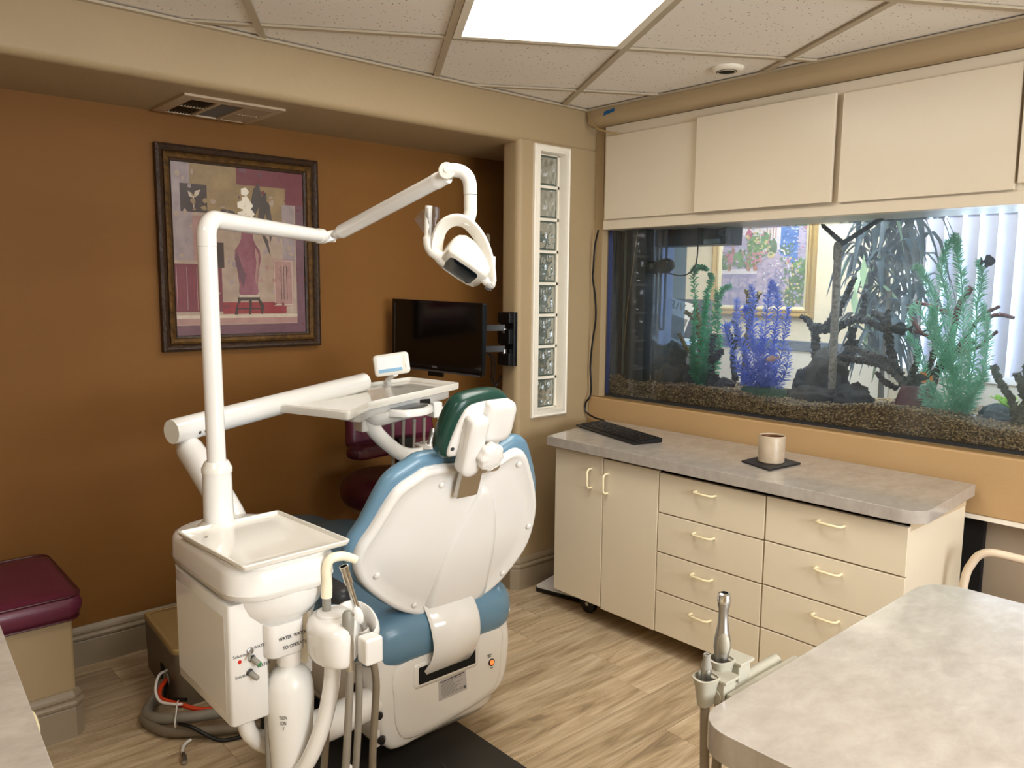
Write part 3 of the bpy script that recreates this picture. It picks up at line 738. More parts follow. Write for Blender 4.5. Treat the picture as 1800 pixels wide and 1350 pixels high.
# ------------------------------------------------------------------ worktable in the right foreground
wt = thing('work_table', 'grey stone-laminate table with rounded corners in the right foreground', 'table', (-1.5, -2.7, 0))
TPZ = .80
tp = rrect(-1.962, -1.120, -3.3, -2.030, [.02, .02, .075, .055], 8)
MB().prism(tp, TPZ - .045, TPZ).build('tabletop', M['laminate_grey'], wt, bevel=.0015)
MB().box(-1.78, -1.2, -3.2, -2.28, .12, TPZ - .045).build('drawer_case', M['almond'], wt, bevel=.003)
for x, y in ((-1.86, -2.12), (-1.18, -2.12), (-1.86, -3.2), (-1.18, -3.2)):
    MB().tube([(x, y, 0), (x, y, TPZ - .045)], .0135, 14).build('leg', M['grey'], wt)
# instrument bracket on the far edge of the table
ih = thing('instrument_bracket', 'grey plastic two-place instrument holder clamped to the far edge of the table', 'holder', (-1.80, -1.99, .76))
MB().box(-1.86, -1.66, -2.033, -2.018, .752, .797).build('mount_plate', M['holder_grey'], ih, bevel=.002)
MB().tube([(-1.865, -2.000, .787), (-1.685, -2.000, .787)], .0115, 16).build('bar', M['holder_grey'], ih)
MB().box(-1.82, -1.70, -2.02, -1.995, .768, .790).build('bar_mount', M['holder_grey'], ih, bevel=.002)
def cup(x, y, z, s):
    c = MB()
    out_ = [(s * a, s * b) for a, b in ((-.020, -.016), (.016, -.022), (.020, .018), (-.012, .022), (-.026, .004))]
    o2 = smooth_closed(out_, 4)
    rings = [[(x + a * k, y + b * k, z + h) for a, b in o2] for k, h in ((.62, -.042), (.88, -.010), (1.05, .0), (1.10, .003), (.95, .004), (.6, -.030))]
    c.loft(rings); c.build('holder_cup', M['holder_grey'], ih, smooth=50)
    MB().box(x + .010, x + .042, y - .026, y + .010, z - .032, z - .004).build('slide_block', M['holder_grey'], ih, bevel=.002)
    MB().box(x + .008, x + .047, y - .030, y + .012, z - .004, z + .001).build('slide_lip', M['holder_grey'], ih, bevel=.001)
cup(-1.825, -1.985, .827, .74); cup(-1.873, -1.99, .815, .74)
se = thing('suction_handpiece_tall', 'tall chrome suction handpiece in the grey bracket on the table edge', 'handpiece', (-1.822, -1.962, .80))
MB().lathe([(.010, -.03), (.0135, .0), (.0165, .03), (.0155, .055), (.011, .09), (.0095, .115), (.0095, .143), (.0115, .148), (.0118, .158)], 20, T=Matrix.Translation((-1.825, -1.985, .832)) @ Matrix.Diagonal((.80, .80, .56, 1))).build('body', M['steel'], se)
MB().lathe([(.0118, .1585), (.0130, .162), (.0130, .172), (.0115, .186), (.0075, .189), (.0070, .170)], 20, T=Matrix.Translation((-1.825, -1.985, .832)) @ Matrix.Diagonal((.80, .80, .56, 1))).build('tip_collar', M['chrome'], se)
MB().ell((-1.8345, -1.994, .860), (.0075, .010, .017)).build('valve_lever', M['holder_grey'], se, smooth=80)
sj = thing('saliva_handpiece_short', 'short grey saliva ejector handpiece with long hose in the table bracket', 'handpiece', (-1.893, -1.985, .80))
MB().lathe([(.009, -.05), (.0095, .012), (.0105, .016), (.0100, .030)], 16, T=Matrix.Translation((-1.873, -1.99, .816)) @ Matrix.Diagonal((.80, .80, .52, 1))).build('body', M['steel'], sj)
MB().lathe([(.0105, .030), (.0105, .036), (.0072, .055), (.0072, .072), (.0060, .074), (.0042, .073), (.004, .060)], 16, T=Matrix.Translation((-1.873, -1.99, .816)) @ Matrix.Diagonal((.80, .80, .52, 1))).build('rubber_tip', M['grey'], sj)
MB().tube(spline([(-1.873, -1.99, .78), (-1.873, -1.992, .72), (-1.875, -2.0, .60), (-1.888, -2.03, .40), (-1.882, -2.08, .2), (-1.87, -2.16, .03), (-1.85, -2.3, .009)]), .0075, 10).build('hose', M['hose_brown'], sj)
MB().tube(spline([(-1.825, -1.985, .80), (-1.825, -1.985, .70), (-1.82, -1.99, .5), (-1.81, -2.08, .25), (-1.80, -2.2, .03), (-1.80, -2.3, .013)]), .008, 10).build('hose', M['hose_brown'], se)

# side counter in the left foreground
lc = thing('side_counter', 'grey laminate counter with ivory drawer pulls in the left foreground corner', 'counter', (-3.1, -1.6, 0))
MB().prism([(-3.58, -2.3), (-2.712, -2.3), (-2.637, -.88), (-3.58, -.86)], .78, .82).build('countertop', M['laminate_grey'], lc, bevel=.0015)
MB().box(-3.58, -2.70, -2.28, -.92, .09, .78).build('carcass', M['almond'], lc, bevel=.002)
MB().box(-3.58, -2.76, -2.26, -.94, 0, .09).build('plinth', M['darkgrey'], lc)
for y in (-1.145, -1.255, -1.60, -1.95):
    MB().tube(spline([(-2.70, y - .045, .702), (-2.665, y - .045, .704), (-2.640, y - .03, .706), (-2.635, y, .707), (-2.640, y + .03, .706), (-2.665, y + .045, .704), (-2.70, y + .045, .702)]), .008, 10, sec=[(-.55, -1.6), (.55, -1.6), (.7, 0), (.55, 1.6), (-.55, 1.6), (-.7, 0)]).build('handle', M['handle'], lc)

# tubular chair at the right
tc_ = thing('tube_chair', 'cream tubular steel chair frame standing by the knee space at the right', 'chair', (-.22, -2.02, 0))
MB().tube(spline([(-.20, -1.80, .0), (-.20, -1.795, .30), (-.20, -1.803, .50), (-.20, -1.822, .568), (-.20, -1.845, .600), (-.20, -1.88, .612), (-.20, -1.95, .612), (-.20, -2.12, .61), (-.20, -2.19, .60), (-.20, -2.22, .56), (-.20, -2.235, .48), (-.20, -2.24, 0)]), .0125, 14).build('back_frame', M['tube_cream'], tc_)
for y in (-1.80, -2.24):
    MB().tube([(-.20, y, .36), (-.56, y, .36), (-.58, y, .34), (-.58, y, 0)], .0125, 12).build('leg_frame', M['tube_cream'], tc_)
MB().prism(rrect(-.60, -.19, -2.23, -1.81, .05), .37, .405).build('seat', M['burgundy'], tc_, bevel=.01)

# ------------------------------------------------------------------ dental chair
dc = thing('dental_chair', 'white dental chair with blue vinyl seat and dark green headrest', 'dental chair', (-1.52, -.35, 0))
tag(MB().prism(rrect(-1.90, -1.378, -1.35, .25, .006), .0, .010).build('floor_plate', M['mat_black'], bevel=.002), 'dark steel plate on the floorboards under the dental chair', 'plate')
MB().prism(rrect(-1.66, -1.42, -.60, .10, .05), .010, .13).build('base', M['darkgrey'], dc, bevel=.004)
# rear motor cover: rounded side profile seen from behind, extruded forward
prof = [(-1.735, .415), (-1.765, .36), (-1.768, .25), (-1.752, .16), (-1.725, .115), (-1.69, .105), (-1.64, .108), (-1.52, .118), (-1.39, .138), (-1.335, .152), (-1.302, .18), (-1.285, .24), (-1.280, .32), (-1.290, .39), (-1.31, .415)]
prof = smooth_closed(prof, 3)
TB = basis((0, -.875, 0), (1, 0, 0), (0, 0, 1), (0, -1, 0))
bd = MB().pad(prof, [(.02, -.62), (.0, -.56), (.0, -.012), (.006, -.003), (.016, .0), (.045, .0035), (.10, .004)], TB).build('motor_cover', M['white'], dc, smooth=60)
# applied back panel with seam, slot and badge
seam = smooth_closed([(-1.70, .355), (-1.715, .26), (-1.705, .17), (-1.66, .128), (-1.52, .134), (-1.38, .156), (-1.335, .19), (-1.322, .27), (-1.328, .36), (-1.50, .372)], 4)
MB().pad(seam, [(0, .0), (0, .004), (.003, .006), (.02, .007)], TB).build('back_panel', M['white'], bd, smooth=60)
MB().pad(rrect(-1.652, -1.414, .268, .345, .014), [(0, .004), (.002, .0085), (.010, .0095)], TB).build('slot_frame', M['white'], bd, smooth=60)
MB().prism(rrect(-1.634, -1.428, .281, .332, .004), .0, .0105, TB).build('slot', M['dark'], bd)
lb = MB().prism([(-1.562, .205), (-1.458, .208), (-1.464, .272), (-1.564, .267)], .004, .0078, TB).build('rating_label', M['label'], bd)
tl = TB @ Matrix.Translation((-1.513, .2635, .0082)) @ Matrix.Rotation(.045, 4, 'Z')
text('Basic Chair Controller Integral Dental Unit', .0052, tl, M['ink'], bd, 'label_text', .088, .0002)
lm = MB(); random.seed(5)
for i in range(10):
    z = .2555 - i * .0046; w = random.choice((.05, .062, .045, .07, .078)) if i < 8 else .085
    lm.add([(-1.5555 - .0004 * i * -1, z, .0081), (-1.5555 + w, z + .0028 * w / .09, .0081), (-1.5555 + w, z + .0012 + .0028 * w / .09, .0081), (-1.5555 + .0004 * i, z + .0012, .0081)], [(0, 1, 2, 3)], TB)
lm.build('label_lines', M['ink_grey'], bd, smooth=0, kind='stuff')
MB().prism([(-1.471, .214), (-1.463, .214), (-1.463, .223), (-1.471, .223)], .008, .0082, TB).build('label_mark', M['ink_grey'], bd)
TSW = TB @ Matrix.Translation((-1.363, .262, .007))
MB().lathe([(.0115, -.004), (.0115, .003), (.0095, .0045), (.0085, .003)], 24, TSW).build('switch_rim', M['black'], bd)
MB().lathe([(.0085, .002), (.007, .0045), (.0, .0055)], 24, TSW).build('switch_lamp', M['red_lamp'], bd)
text('MAIN UNIT\nSWITCH', .0062, TB @ Matrix.Translation((-1.371, .2845, .0078)), M['ink'], bd, 'switch_text', .017)
text('POWER', .005, TB @ Matrix.Translation((-1.362, .243, .0078)), M['ink'], bd, 'switch_text', .011)
# left side: service connectors and arm to the unit
for p in ((-1.748, -.862, .232), (-1.742, -.864, .158), (-1.772, -.78, .29)):
    MB().lathe([(.008, 0), (.009, .006), (.009, .018), (.011, .019), (.011, .026), (.008, .027)], 12, rot_to(p, (-.8, -.9, .12))).build('connector_cap', M['black'], bd)
MB().box(-1.772, -1.752, -.868, -.855, .135, .185).build('connector_plate', M['white'], bd, bevel=.003)
arm = MB().tube(spline([(-2.188, -1.0, .475), (-2.186, -.998, .43), (-2.165, -.985, .38), (-2.10, -.95, .325), (-2.0, -.90, .285), (-1.90, -.865, .262), (-1.80, -.84, .255), (-1.74, -.83, .255)]), [.019] * 12 + [.019 + .026 * min(1, i / 14) for i in range(31)], 18)
tag(arm.build('unit_support_arm', M['white']), 'thick white curved tube joining the chair side to the spittoon cabinet', 'support arm')
# seat cushion
so = rrect(-1.785, -1.255, -.885, .12, [.09, .09, .12, .12], 8)
MB().pad(so, [(.03, .352), (.008, .356), (-.004, .375), (-.008, .41), (-.006, .445), (.004, .470), (.022, .486), (.06, .494), (.12, .497)], None).build('seat_cushion', M['blue'], dc, smooth=80)
MB().pad(rrect(-1.74, -1.30, -.86, .06, .08), [(.02, .09), (.0, .12), (.0, .345), (.01, .354)], None).build('seat_base', M['white'], dc, smooth=60)
lg = rrect(-1.76, -1.28, .10, .42, [.05, .05, .14, .14], 8)
MB().pad(lg, [(.03, .33), (.0, .34), (-.004, .40), (.004, .43), (.03, .445), (.1, .45)], None).build('leg_cushion', M['blue'], dc, smooth=80)
# armrests
for x, s in ((-1.79, 1), (-1.245, -1)):
    MB().pad(rrect(x - .034, x + .034, -.76 if s > 0 else -.80, -.42, .033, 6), [(.012, .52), (.0, .528), (.0, .548), (.008, .560), (.02, .565)], None).build('armrest', M['darkgrey'], dc, smooth=70)
    MB().tube(spline([(x, -.55, .53), (x, -.55, .45), (x + s * .03, -.55, .36), (x + s * .07, -.55, .30)]), .016, 12).build('armrest_post', M['white'], dc)
# backrest
LEAN = .33; k_ = math.sqrt(1 + LEAN ** 2)
TBK = basis((0, -.86, .5), (1, 0, 0), (0, -LEAN / k_, 1 / k_), (0, -1 / k_, -LEAN / k_))
def bk(pts): return [(x, (z - .5) * k_) for x, z in pts]
shell = [(-1.721, .925), (-1.685, .94), (-1.595, .936), (-1.49, .914), (-1.433, .932), (-1.387, .950), (-1.349, .935), (-1.318, .895), (-1.266, .804), (-1.239, .723), (-1.239, .625), (-1.276, .555), (-1.329, .498), (-1.392, .466), (-1.474, .46), (-1.578, .465), (-1.642, .487), (-1.707, .525), (-1.783, .589), (-1.837, .647), (-1.862, .704), (-1.856, .751), (-1.83, .794), (-1.794, .866), (-1.767, .901)]
so_ = smooth_closed(bk(shell), 3)
bs = MB().pad(so_, [(.0, -.012), (-.001, .0), (.004, .010), (.013, .014), (.020, .012), (.030, .006), (.06, .008), (.12, .013), (.18, .017)], TBK).build('backrest_shell', M['white'], dc, smooth=60)
rg = smooth_closed(bk([(-1.482, .858), (-1.53, .79), (-1.575, .68), (-1.592, .56), (-1.58, .475), (-1.40, .472), (-1.385, .56), (-1.395, .68), (-1.43, .79)]), 4)
MB().pad(rg, [(-.002, .008), (.004, .020), (.02, .022), (.06, .023)], TBK).build('backrest_rib', M['white'], bs, smooth=75)
for x, z in ((-1.647, .888), (-1.355, .906), (-1.246, .685), (-1.801, .654), (-1.653, .520), (-1.308, .537)):
    x += .012 if x < -1.5 else -.012
    MB().ell((x, (z - .5) * k_, .010), (.010, .010, .006), TBK, 14, 8).build('screw_cap', M['white'], bs, smooth=80)
cs = [(x - .010 if x < -1.55 else x + .012, z + (.022 if z > .8 else .004)) for x, z in shell]
MB().pad(smooth_closed(bk(cs), 3), [(.03, -.008), (.004, -.012), (-.005, -.022), (-.006, -.034), (-.002, -.047), (.012, -.056), (.04, -.061), (.1, -.064)], TBK).build('backrest_cushion', M['blue'], dc, smooth=80)
# strap-like bracket from the shell down into the slot
br = MB(); rings = []
for x0, x1, y, z in ((-1.598, -1.425, -.846, .53), (-1.603, -1.430, -.866, .50), (-1.603, -1.429, -.886, .472), (-1.602, -1.427, -.903, .435), (-1.600, -1.430, -.910, .385), (-1.606, -1.437, -.902, .345), (-1.617, -1.442, -.882, .312), (-1.622, -1.444, -.862, .290)):
    rings.append([(x0, y, z), (x0 + .012, y - .010, z), (x1 - .012, y - .010, z), (x1, y, z), (x1 - .012, y + .012, z + .004), (x0 + .012, y + .012, z + .004)])
nr = []
for i in range(len(rings[0])):
    nr.append(spline([r[i] for r in rings], 5))
br.loft([[nr[i][k] for i in range(6)] for k in range(len(nr[0]))]).build('back_bracket', M['white'], dc, smooth=60)
# headrest
TH_ = basis((0, -1.055, 1.0), (1, 0, 0), (0, -LEAN / k_, 1 / k_), (0, -1 / k_, -LEAN / k_))
hd = [(-1.682, 1.020), (-1.672, 1.080), (-1.650, 1.118), (-1.610, 1.130), (-1.545, 1.134), (-1.500, 1.124), (-1.478, 1.090), (-1.474, 1.030), (-1.486, .988), (-1.542, .976), (-1.640, .966), (-1.674, .978)]
ho = smooth_closed([(x, (z - 1.0) * k_) for x, z in hd], 4)
MB().pad(ho, [(.03, .004), (.006, .006), (-.001, -.004), (-.003, -.020), (-.001, -.036), (.008, -.047), (.03, -.054), (.05, -.055)], TH_).build('headrest_cushion', M['green'], dc, smooth=80)
hs = smooth_closed([(x, (z - 1.0) * k_) for x, z in [(-1.664, .985), (-1.655, 1.04), (-1.634, 1.098), (-1.60, 1.114), (-1.53, 1.117), (-1.494, 1.10), (-1.484, 1.03), (-1.495, .990), (-1.56, .980), (-1.64, .974)]], 4)
hsh = MB().pad(hs, [(0, .0), (0, .008), (.006, .014), (.03, .016)], TH_).build('headrest_shell', M['white'], dc, smooth=60)
MB().pad(rrect(-1.578, -1.480, .010, .128, [.02, .03, .03, .012], 5), [(0, .012), (.0, .030), (.006, .038), (.02, .041)], TH_).build('headrest_housing', M['white'], hsh, smooth=60)
for x, v in ((-1.655, .0), (-1.495, .004)): MB().lathe([(.005, .012), (.005, .0165), (0, .0165)], 12, TH_ @ Matrix.Translation((x, v, 0))).build('screw', M['darkgrey'], hsh)
ha = MB(); T2 = TH_
ha.pad(rrect(-1.638, -1.580, -.072, .096, [.028, .028, .012, .016], 6), [(.002, .012), (.0, .018), (.0, .046), (.005, .053), (.018, .055)], TH_)
ha.build('headrest_arm', M['white'], dc, smooth=60)
kn = smooth_closed([((.044 + .0025 * math.cos(8 * a)) * math.cos(a), (.044 + .0025 * math.cos(8 * a)) * math.sin(a)) for a in [2 * PI * i / 48 for i in range(48)]], 1)
TKN = TH_ @ Matrix.Translation((-1.566, -.010, .050)) @ Matrix.Scale(.86, 4)
MB().pad(kn, [(.004, .0), (.0, .004), (.0, .024), (.004, .030), (.009, .032), (.010, .0305), (.013, .0325), (.03, .034)], TKN).build('headrest_knob', M['white'], dc, smooth=50)
MB().prism(rrect(-1.585, -1.492, -.080, -.034, .012), .012, .034, TH_).build('headrest_clamp', M['alu'], dc, bevel=.004)
MB().prism([(-1.60, -.16), (-1.53, -.16), (-1.53, .02), (-1.60, .02)], -.006, .012, TH_).build('headrest_slider', M['alu'], dc, bevel=.002)

# ------------------------------------------------------------------ cuspidor unit beside the chair
cuu = thing('cuspidor_unit', 'white spittoon cabinet with grey knobs hung beside the dental chair', 'dental unit', (-2.11, -.85, .46))
plan = [(-2.238, -1.045), (-2.232, -1.052), (-2.156, -1.052), (-2.150, -1.046), (-2.150, -.96), (-1.985, -.93), (-1.985, -.72)] + [(-2.11 + .125 * math.cos(a), -.74 + .10 * math.sin(a)) for a in [i * PI / 12 for i in range(1, 12)]] + [(-2.238, -.74)]
T0 = Matrix.Identity(4)
body = MB().pad(plan, [(.006, .452), (.0, .458), (.0, .728)], None).build('cabinet', M['white'], cuu, smooth=50)
cap = [(-2.240, -.74)] + rrect(-2.240, -1.982, -1.100, -.80, [.080, .085, 0, 0], 8)[:-2] + [(-1.982, -.72)] + [(-2.11 + .128 * math.cos(a), -.735 + .105 * math.sin(a)) for a in [i * PI / 12 for i in range(1, 12)]]
MB().pad(cap, [(.006, .738), (.001, .742), (.0, .750), (-.002, .753), (-.001, .758), (.0, .795), (.004, .804), (.012, .8075), (.03, .808)], None).build('cabinet_cap', M['white'], cuu, smooth=50)
MB().box(-2.2395, -2.2385, -1.03, -.74, .48, .70).build('side_panel', M['white'], body, bevel=.0004)
MB().box(-2.229, -2.226, -1.0485, -1.0465, .47, .70).build('panel_rib', M['white_matt'], body)
# tub and bowl
MB().pad(rrect(-2.228, -1.992, -1.092, -.775, [.075, .08, .02, .02], 8), [(.0, .800), (.0, .8135), (.003, .815)], None).build('tub_rim', M['white'], cuu, smooth=50)
tb_c = (-2.108, -.985)
rings = []
for sx, sy, z in ((.123, .113, .742), (.120, .111, .720), (.110, .102, .694), (.091, .087, .671), (.062, .062, .654), (.036, .040, .645)):
    rings.append([(tb_c[0] + sx * math.cos(a), tb_c[1] + sy * math.sin(a), z) for a in [2 * PI * i / 36 for i in range(36)]])
MB().loft(rings).build('bowl', M['white'], cuu, smooth=70)
# valve block with lettering, panel knobs
vb = MB().pad(rrect(-2.162, -2.072, -1.078, -.95, .022, 6), [(.006, .590), (.0, .597), (.0, .668)], None).build('valve_block', M['white'], cuu, smooth=60)
text('WATER  WATER', .0115, basis((-2.106, -1.0793, .636), (1, 0, 0), (0, 0, 1), (0, -1, 0)) @ Matrix.Rotation(.04, 4, 'Z'), M['ink'], vb, 'lettering', .066)
text('TO OPERATE', .0115, basis((-2.102, -1.0793, .614), (1, 0, 0), (0, 0, 1), (0, -1, 0)) @ Matrix.Rotation(.04, 4, 'Z'), M['ink'], vb, 'lettering', .056)
FT = lambda x, z, r=0: basis((x, -1.0525, z), (1, 0, 0), (0, 0, 1), (0, -1, 0)) @ Matrix.Rotation(r, 4, 'Z')
tplate_ = rrect(-2.232, -2.150, .485, .66, .008)
text('Solution', .010, FT(-2.2155, .613), M['ink'], body, 'lettering', .030)
text('WATER', .010, FT(-2.169, .622, .05), M['ink'], body, 'lettering', .030)
text('Solution', .010, FT(-2.212, .566), M['ink'], body, 'lettering', .030)
text('WATER', .010, FT(-2.163, .577, .10), M['ink'], body, 'lettering', .030)
MB().lathe([(.0042, 0), (.0042, .0008), (0, .0008)], 16, FT(-2.2165, .600)).build('red_dot', M['red'], body)
def knob(x, z, tip, L=.026):
    d = Vector((.5, -1, -.55))
    k = MB().lathe([(.0075, 0), (.0078, .004), (.0062, .005), (.0066, .006), (.0060, L - .002), (.0045, L), (0, L)], 18, rot_to((x, -1.051, z), d)).build('knob', M['grey'], body)
    MB().lathe([(.0081, .0), (.0083, .0045), (.0070, .0048)], 18, rot_to((x, -1.051, z), d)).build('knob_collar', M['darkgrey'], body)
    MB().lathe([(.0061, L - .004), (.0052, L + .0004), (0, L + .0008)], 18, rot_to((x, -1.051, z), d)).build('knob_cap', tip, body)
knob(-2.190, .601, M['knob_green']); knob(-2.196, .571, M['grey'])
MB().lathe([(.0078, -.002), (.0078, .004), (.006, .005), (.0, .005)], 18, rot_to((-2.193, -1.051, .618), (.2, -1, .1))).build('toggle_nut', M['steel'], body)
MB().tube([(-2.193, -1.053, .618), (-2.199, -1.064, .611), (-2.203, -1.070, .605)], [.0028, .0028, .0022], 10).build('toggle', M['grey'], body)
# lower inner panel behind the bottle, waste hoses
MB().box(-2.158, -2.01, -.965, -.945, .50, .66).build('inner_panel', M['almond'], body, bevel=.004)
MB().tube(spline([(-2.150, -1.025, .57), (-2.148, -1.03, .50), (-2.148, -1.03, .30), (-2.146, -1.03, .12), (-2.13, -1.0, .02), (-2.08, -.93, .014)]), .0075, 12).build('drain_hose', M['hose'], cuu)
corr = []; 
cp = spline([(-2.07, -.90, .50), (-2.075, -.92, .36), (-2.08, -.93, .2), (-2.07, -.9, .06), (-2.03, -.82, .03)], 24)
MB().tube(cp, [.014 + .003 * (i % 2) for i in range(len(cp))], 14).build('corrugated_hose', M['black'], cuu, smooth=15)
# water bottle
wb = thing('water_bottle', 'translucent white water bottle screwed under the spittoon unit', 'bottle', (-2.098, -1.06, .28))
MB().lathe([(.026, .560), (.027, .562), (.027, .594), (.020, .597)], 24, c=(-2.100, -1.045, 0)).build('bottle_cap', M['white_matt'], wb)
MB().lathe([(.020, .575), (.0195, .560), (.024, .553), (.036, .545), (.047, .530), (.052, .510), (.0535, .48), (.052, .44), (.048, .36), (.046, .31), (.045, .27), (.040, .26), (0, .26)], 32, c=(-2.100, -1.045, 0)).build('bottle_body', pm('bottle_milky', '#e9e7e2', .3, sub=.4), wb, smooth=70)
text('TION\nION\nY', .0125, basis((-2.136, -1.0845, .443), (.80, -.60, 0), (0, 0, 1), (-.60, -.80, 0)), M['ink_grey'], wb, 'bottle_print', .017)
MB().lathe([(.0461, .262), (.0464, .285), (.0468, .300), (.0463, .300)], 32, c=(-2.100, -1.045, 0)).build('water_level', pm('bottle_water', '#c4d9dc', .3), wb)
# tray lying on the tub
TT = Matrix.Translation((-2.104, -.933, .815)) @ Matrix.Rotation(.06, 4, 'Z')
tr = MB(); oq = rrect(-.128, .128, -.163, .163, .008, 4)
tr.pad(oq, [(.004, 0), (.0, .004), (-.003, .012), (-.002, .014), (.003, .014), (.006, .0075), (.012, .006), (.05, .006)], TT)
o = tr.build('instrument_tray', M['white_warm'], smooth=45)
tag(o, 'square white plastic tray lying on top of the spittoon cabinet', 'tray')
MB().lathe([(.004, .0062), (.004, .0068), (0, .0068)], 10, TT @ Matrix.Translation((-.090, .098, 0))).build('tray_mark', M['ink_grey'], o)

# assistant's holder on its own post
hh = thing('assistant_holder', 'white round-topped assistant instrument holder on a bent post beside the chair', 'holder', (-2.0, -1.12, .26))
outl = smooth_closed([(-2.055, -1.045), (-2.01, -1.02), (-1.965, -1.04), (-1.945, -1.075), (-1.950, -1.115), (-1.975, -1.15), (-2.005, -1.180), (-2.035, -1.200), (-2.062, -1.185), (-2.078, -1.14), (-2.074, -1.085)], 4)
outl = [(-2.026 + (x + 2.012) * .92, -1.128 + (y + 1.11) * .92) for x, y in outl]
MB().pad(outl, [(.012, .585), (.002, .590), (.0, .598), (.0, .655), (.006, .668), (.018, .675), (.035, .677)], None).build('holder_body', M['white'], hh, smooth=70)
MB().lathe([(.037, .673), (.037, .680), (.034, .683), (.030, .681), (.027, .682), (0, .682)], 36, c=(-2.026, -1.114, 0)).build('round_cap', M['white'], hh, smooth=50)
MB().box(-2.012, -1.968, -1.232, -1.192, .588, .648).build('slot_block', M['white'], hh, bevel=.006)
lp = spline([(-1.988, -1.075, .650), (-1.962, -1.070, .652), (-1.944, -1.088, .652), (-1.938, -1.118, .648), (-1.942, -1.150, .640), (-1.955, -1.180, .632), (-1.975, -1.200, .628)], 6)
MB().tube(lp, 1., sec=[(.008 * math.cos(a), .024 * math.sin(a)) for a in [2 * PI * i / 14 for i in range(14)]]).build('loop_handle', M['white'], hh)
text('SUCTION\nSTRONG', .007, basis((-1.9365, -1.172, .630), (.55, .835, 0), (0, 0, 1), (.835, -.55, 0)), M['ink'], hh, 'lettering', .020)
MB().tube(spline([(-2.040, -1.135, .580), (-2.043, -1.135, .53), (-2.055, -1.13, .46), (-2.075, -1.125, .40), (-2.10, -1.11, .34), (-2.13, -1.06, .27), (-2.10, -.98, .25), (-2.0, -.90, .262)]), .0185, 16).build('post', M['white'], hh)
MB().lathe([(.0100, .665), (.0100, .712), (.0095, .716)], 18, c=(-2.033, -1.100, 0)).build('spout_base', M['grey'], hh)
MB().tube(spline([(-2.033, -1.100, .712), (-2.032, -1.100, .735), (-2.032, -1.102, .755), (-2.034, -1.104, .776), (-2.030, -1.106, .795), (-2.016, -1.108, .803), (-1.994, -1.110, .801), (-1.974, -1.110, .792), (-1.964, -1.110, .786)]), [.0125, .0125, .0112, .0105, .0105, .0110, .0105, .0100, .0100], 16).build('cup_filler_spout', M['ivory'], hh)
ss = thing('suction_handpiece', 'chrome suction handpiece leaning in the white assistant holder', 'handpiece', (-1.97, -1.14, .56))
sp0, sp1 = Vector((-1.958, -1.155, .585)), Vector((-2.011, -1.140, .790)); sd = (sp1 - sp0)
Lh = sd.length; TS2 = rot_to(sp0, sd)
MB().lathe([(.010, -.03), (.012, .0), (.0125, .03), (.0135, .034), (.0135, .052), (.0115, .054)], 18, TS2).build('swivel_grip', M['white'], ss)
MB().lathe([(.0115, .054), (.011, .075), (.009, .10), (.0068, .125), (.0066, Lh - .045), (.0095, Lh - .043), (.0095, Lh - .006), (.0105, Lh - .004), (.0105, Lh), (.008, Lh), (.0075, Lh - .02)], 20, TS2).build('tube', M['chrome'], ss)
MB().ell((.012, -.003, .095), (.010, .012, .022), TS2).build('valve_lever', M['white'], ss, smooth=80)
MB().tube(spline([(-1.950, -1.158, .56), (-1.944, -1.160, .50), (-1.948, -1.158, .42), (-1.952, -1.155, .34), (-1.955, -1.15, .2), (-1.96, -1.12, .05), (-1.97, -1.0, .018), (-1.98, -.9, .014)]), .0085, 12).build('hose', M['hose_brown'], ss)
sy = thing('air_water_syringe', 'grey and chrome three-way syringe standing in the white assistant holder', 'syringe', (-2.03, -1.17, .54))
TY = rot_to((-2.034, -1.200, .598), (.004, .012, .1))
MB().lathe([(.0085, -.03), (.0088, .0), (.0105, .03), (.0100, .05), (.0110, .06)], 18, TY).build('grip', M['alu'], sy)
MB().lathe([(.0110, .06), (.0125, .075), (.0135, .09), (.0118, .104), (.008, .110), (0, .111)], 18, TY).build('head', M['grey'], sy)
MB().lathe([(.0075, 0), (.0085, .004), (.007, .008), (0, .009)], 14, rot_to(TY @ Vector((-.008, 0, .100)), (-1, -.4, .3))).build('button', M['chrome'], sy)
MB().lathe([(.005, 0), (.006, .01), (.004, .016), (0, .016)], 12, rot_to(TY @ Vector((.010, 0, .098)), (1, .2, .3))).build('nozzle_nut', M['chrome'], sy)
MB().tube(spline([(-2.036, -1.204, .58), (-2.038, -1.20, .50), (-2.042, -1.19, .36), (-2.046, -1.17, .2), (-2.01, -1.12, .05), (-2.02, -1.0, .02), (-2.02, -.9, .014)]), .0085, 12).build('hose', M['hose'], sy)
hz = MB()
for i, (x, y) in enumerate(((-1.998, -1.175), (-2.035, -1.10))):
    tag(MB().tube(spline([(x, y, .575), (x - .002, y, .45), (x - .01, y + .02, .25), (x - .02, y + .10, .06), (x - .03, y + .25, .016)]), .008, 12).build('vacuum_hose', M['hose_brown' if i else 'hose']), ('grey-brown vacuum hose hanging behind the white bent post' if i else 'light grey vacuum hose hanging straight below the assistant holder'), 'hose')

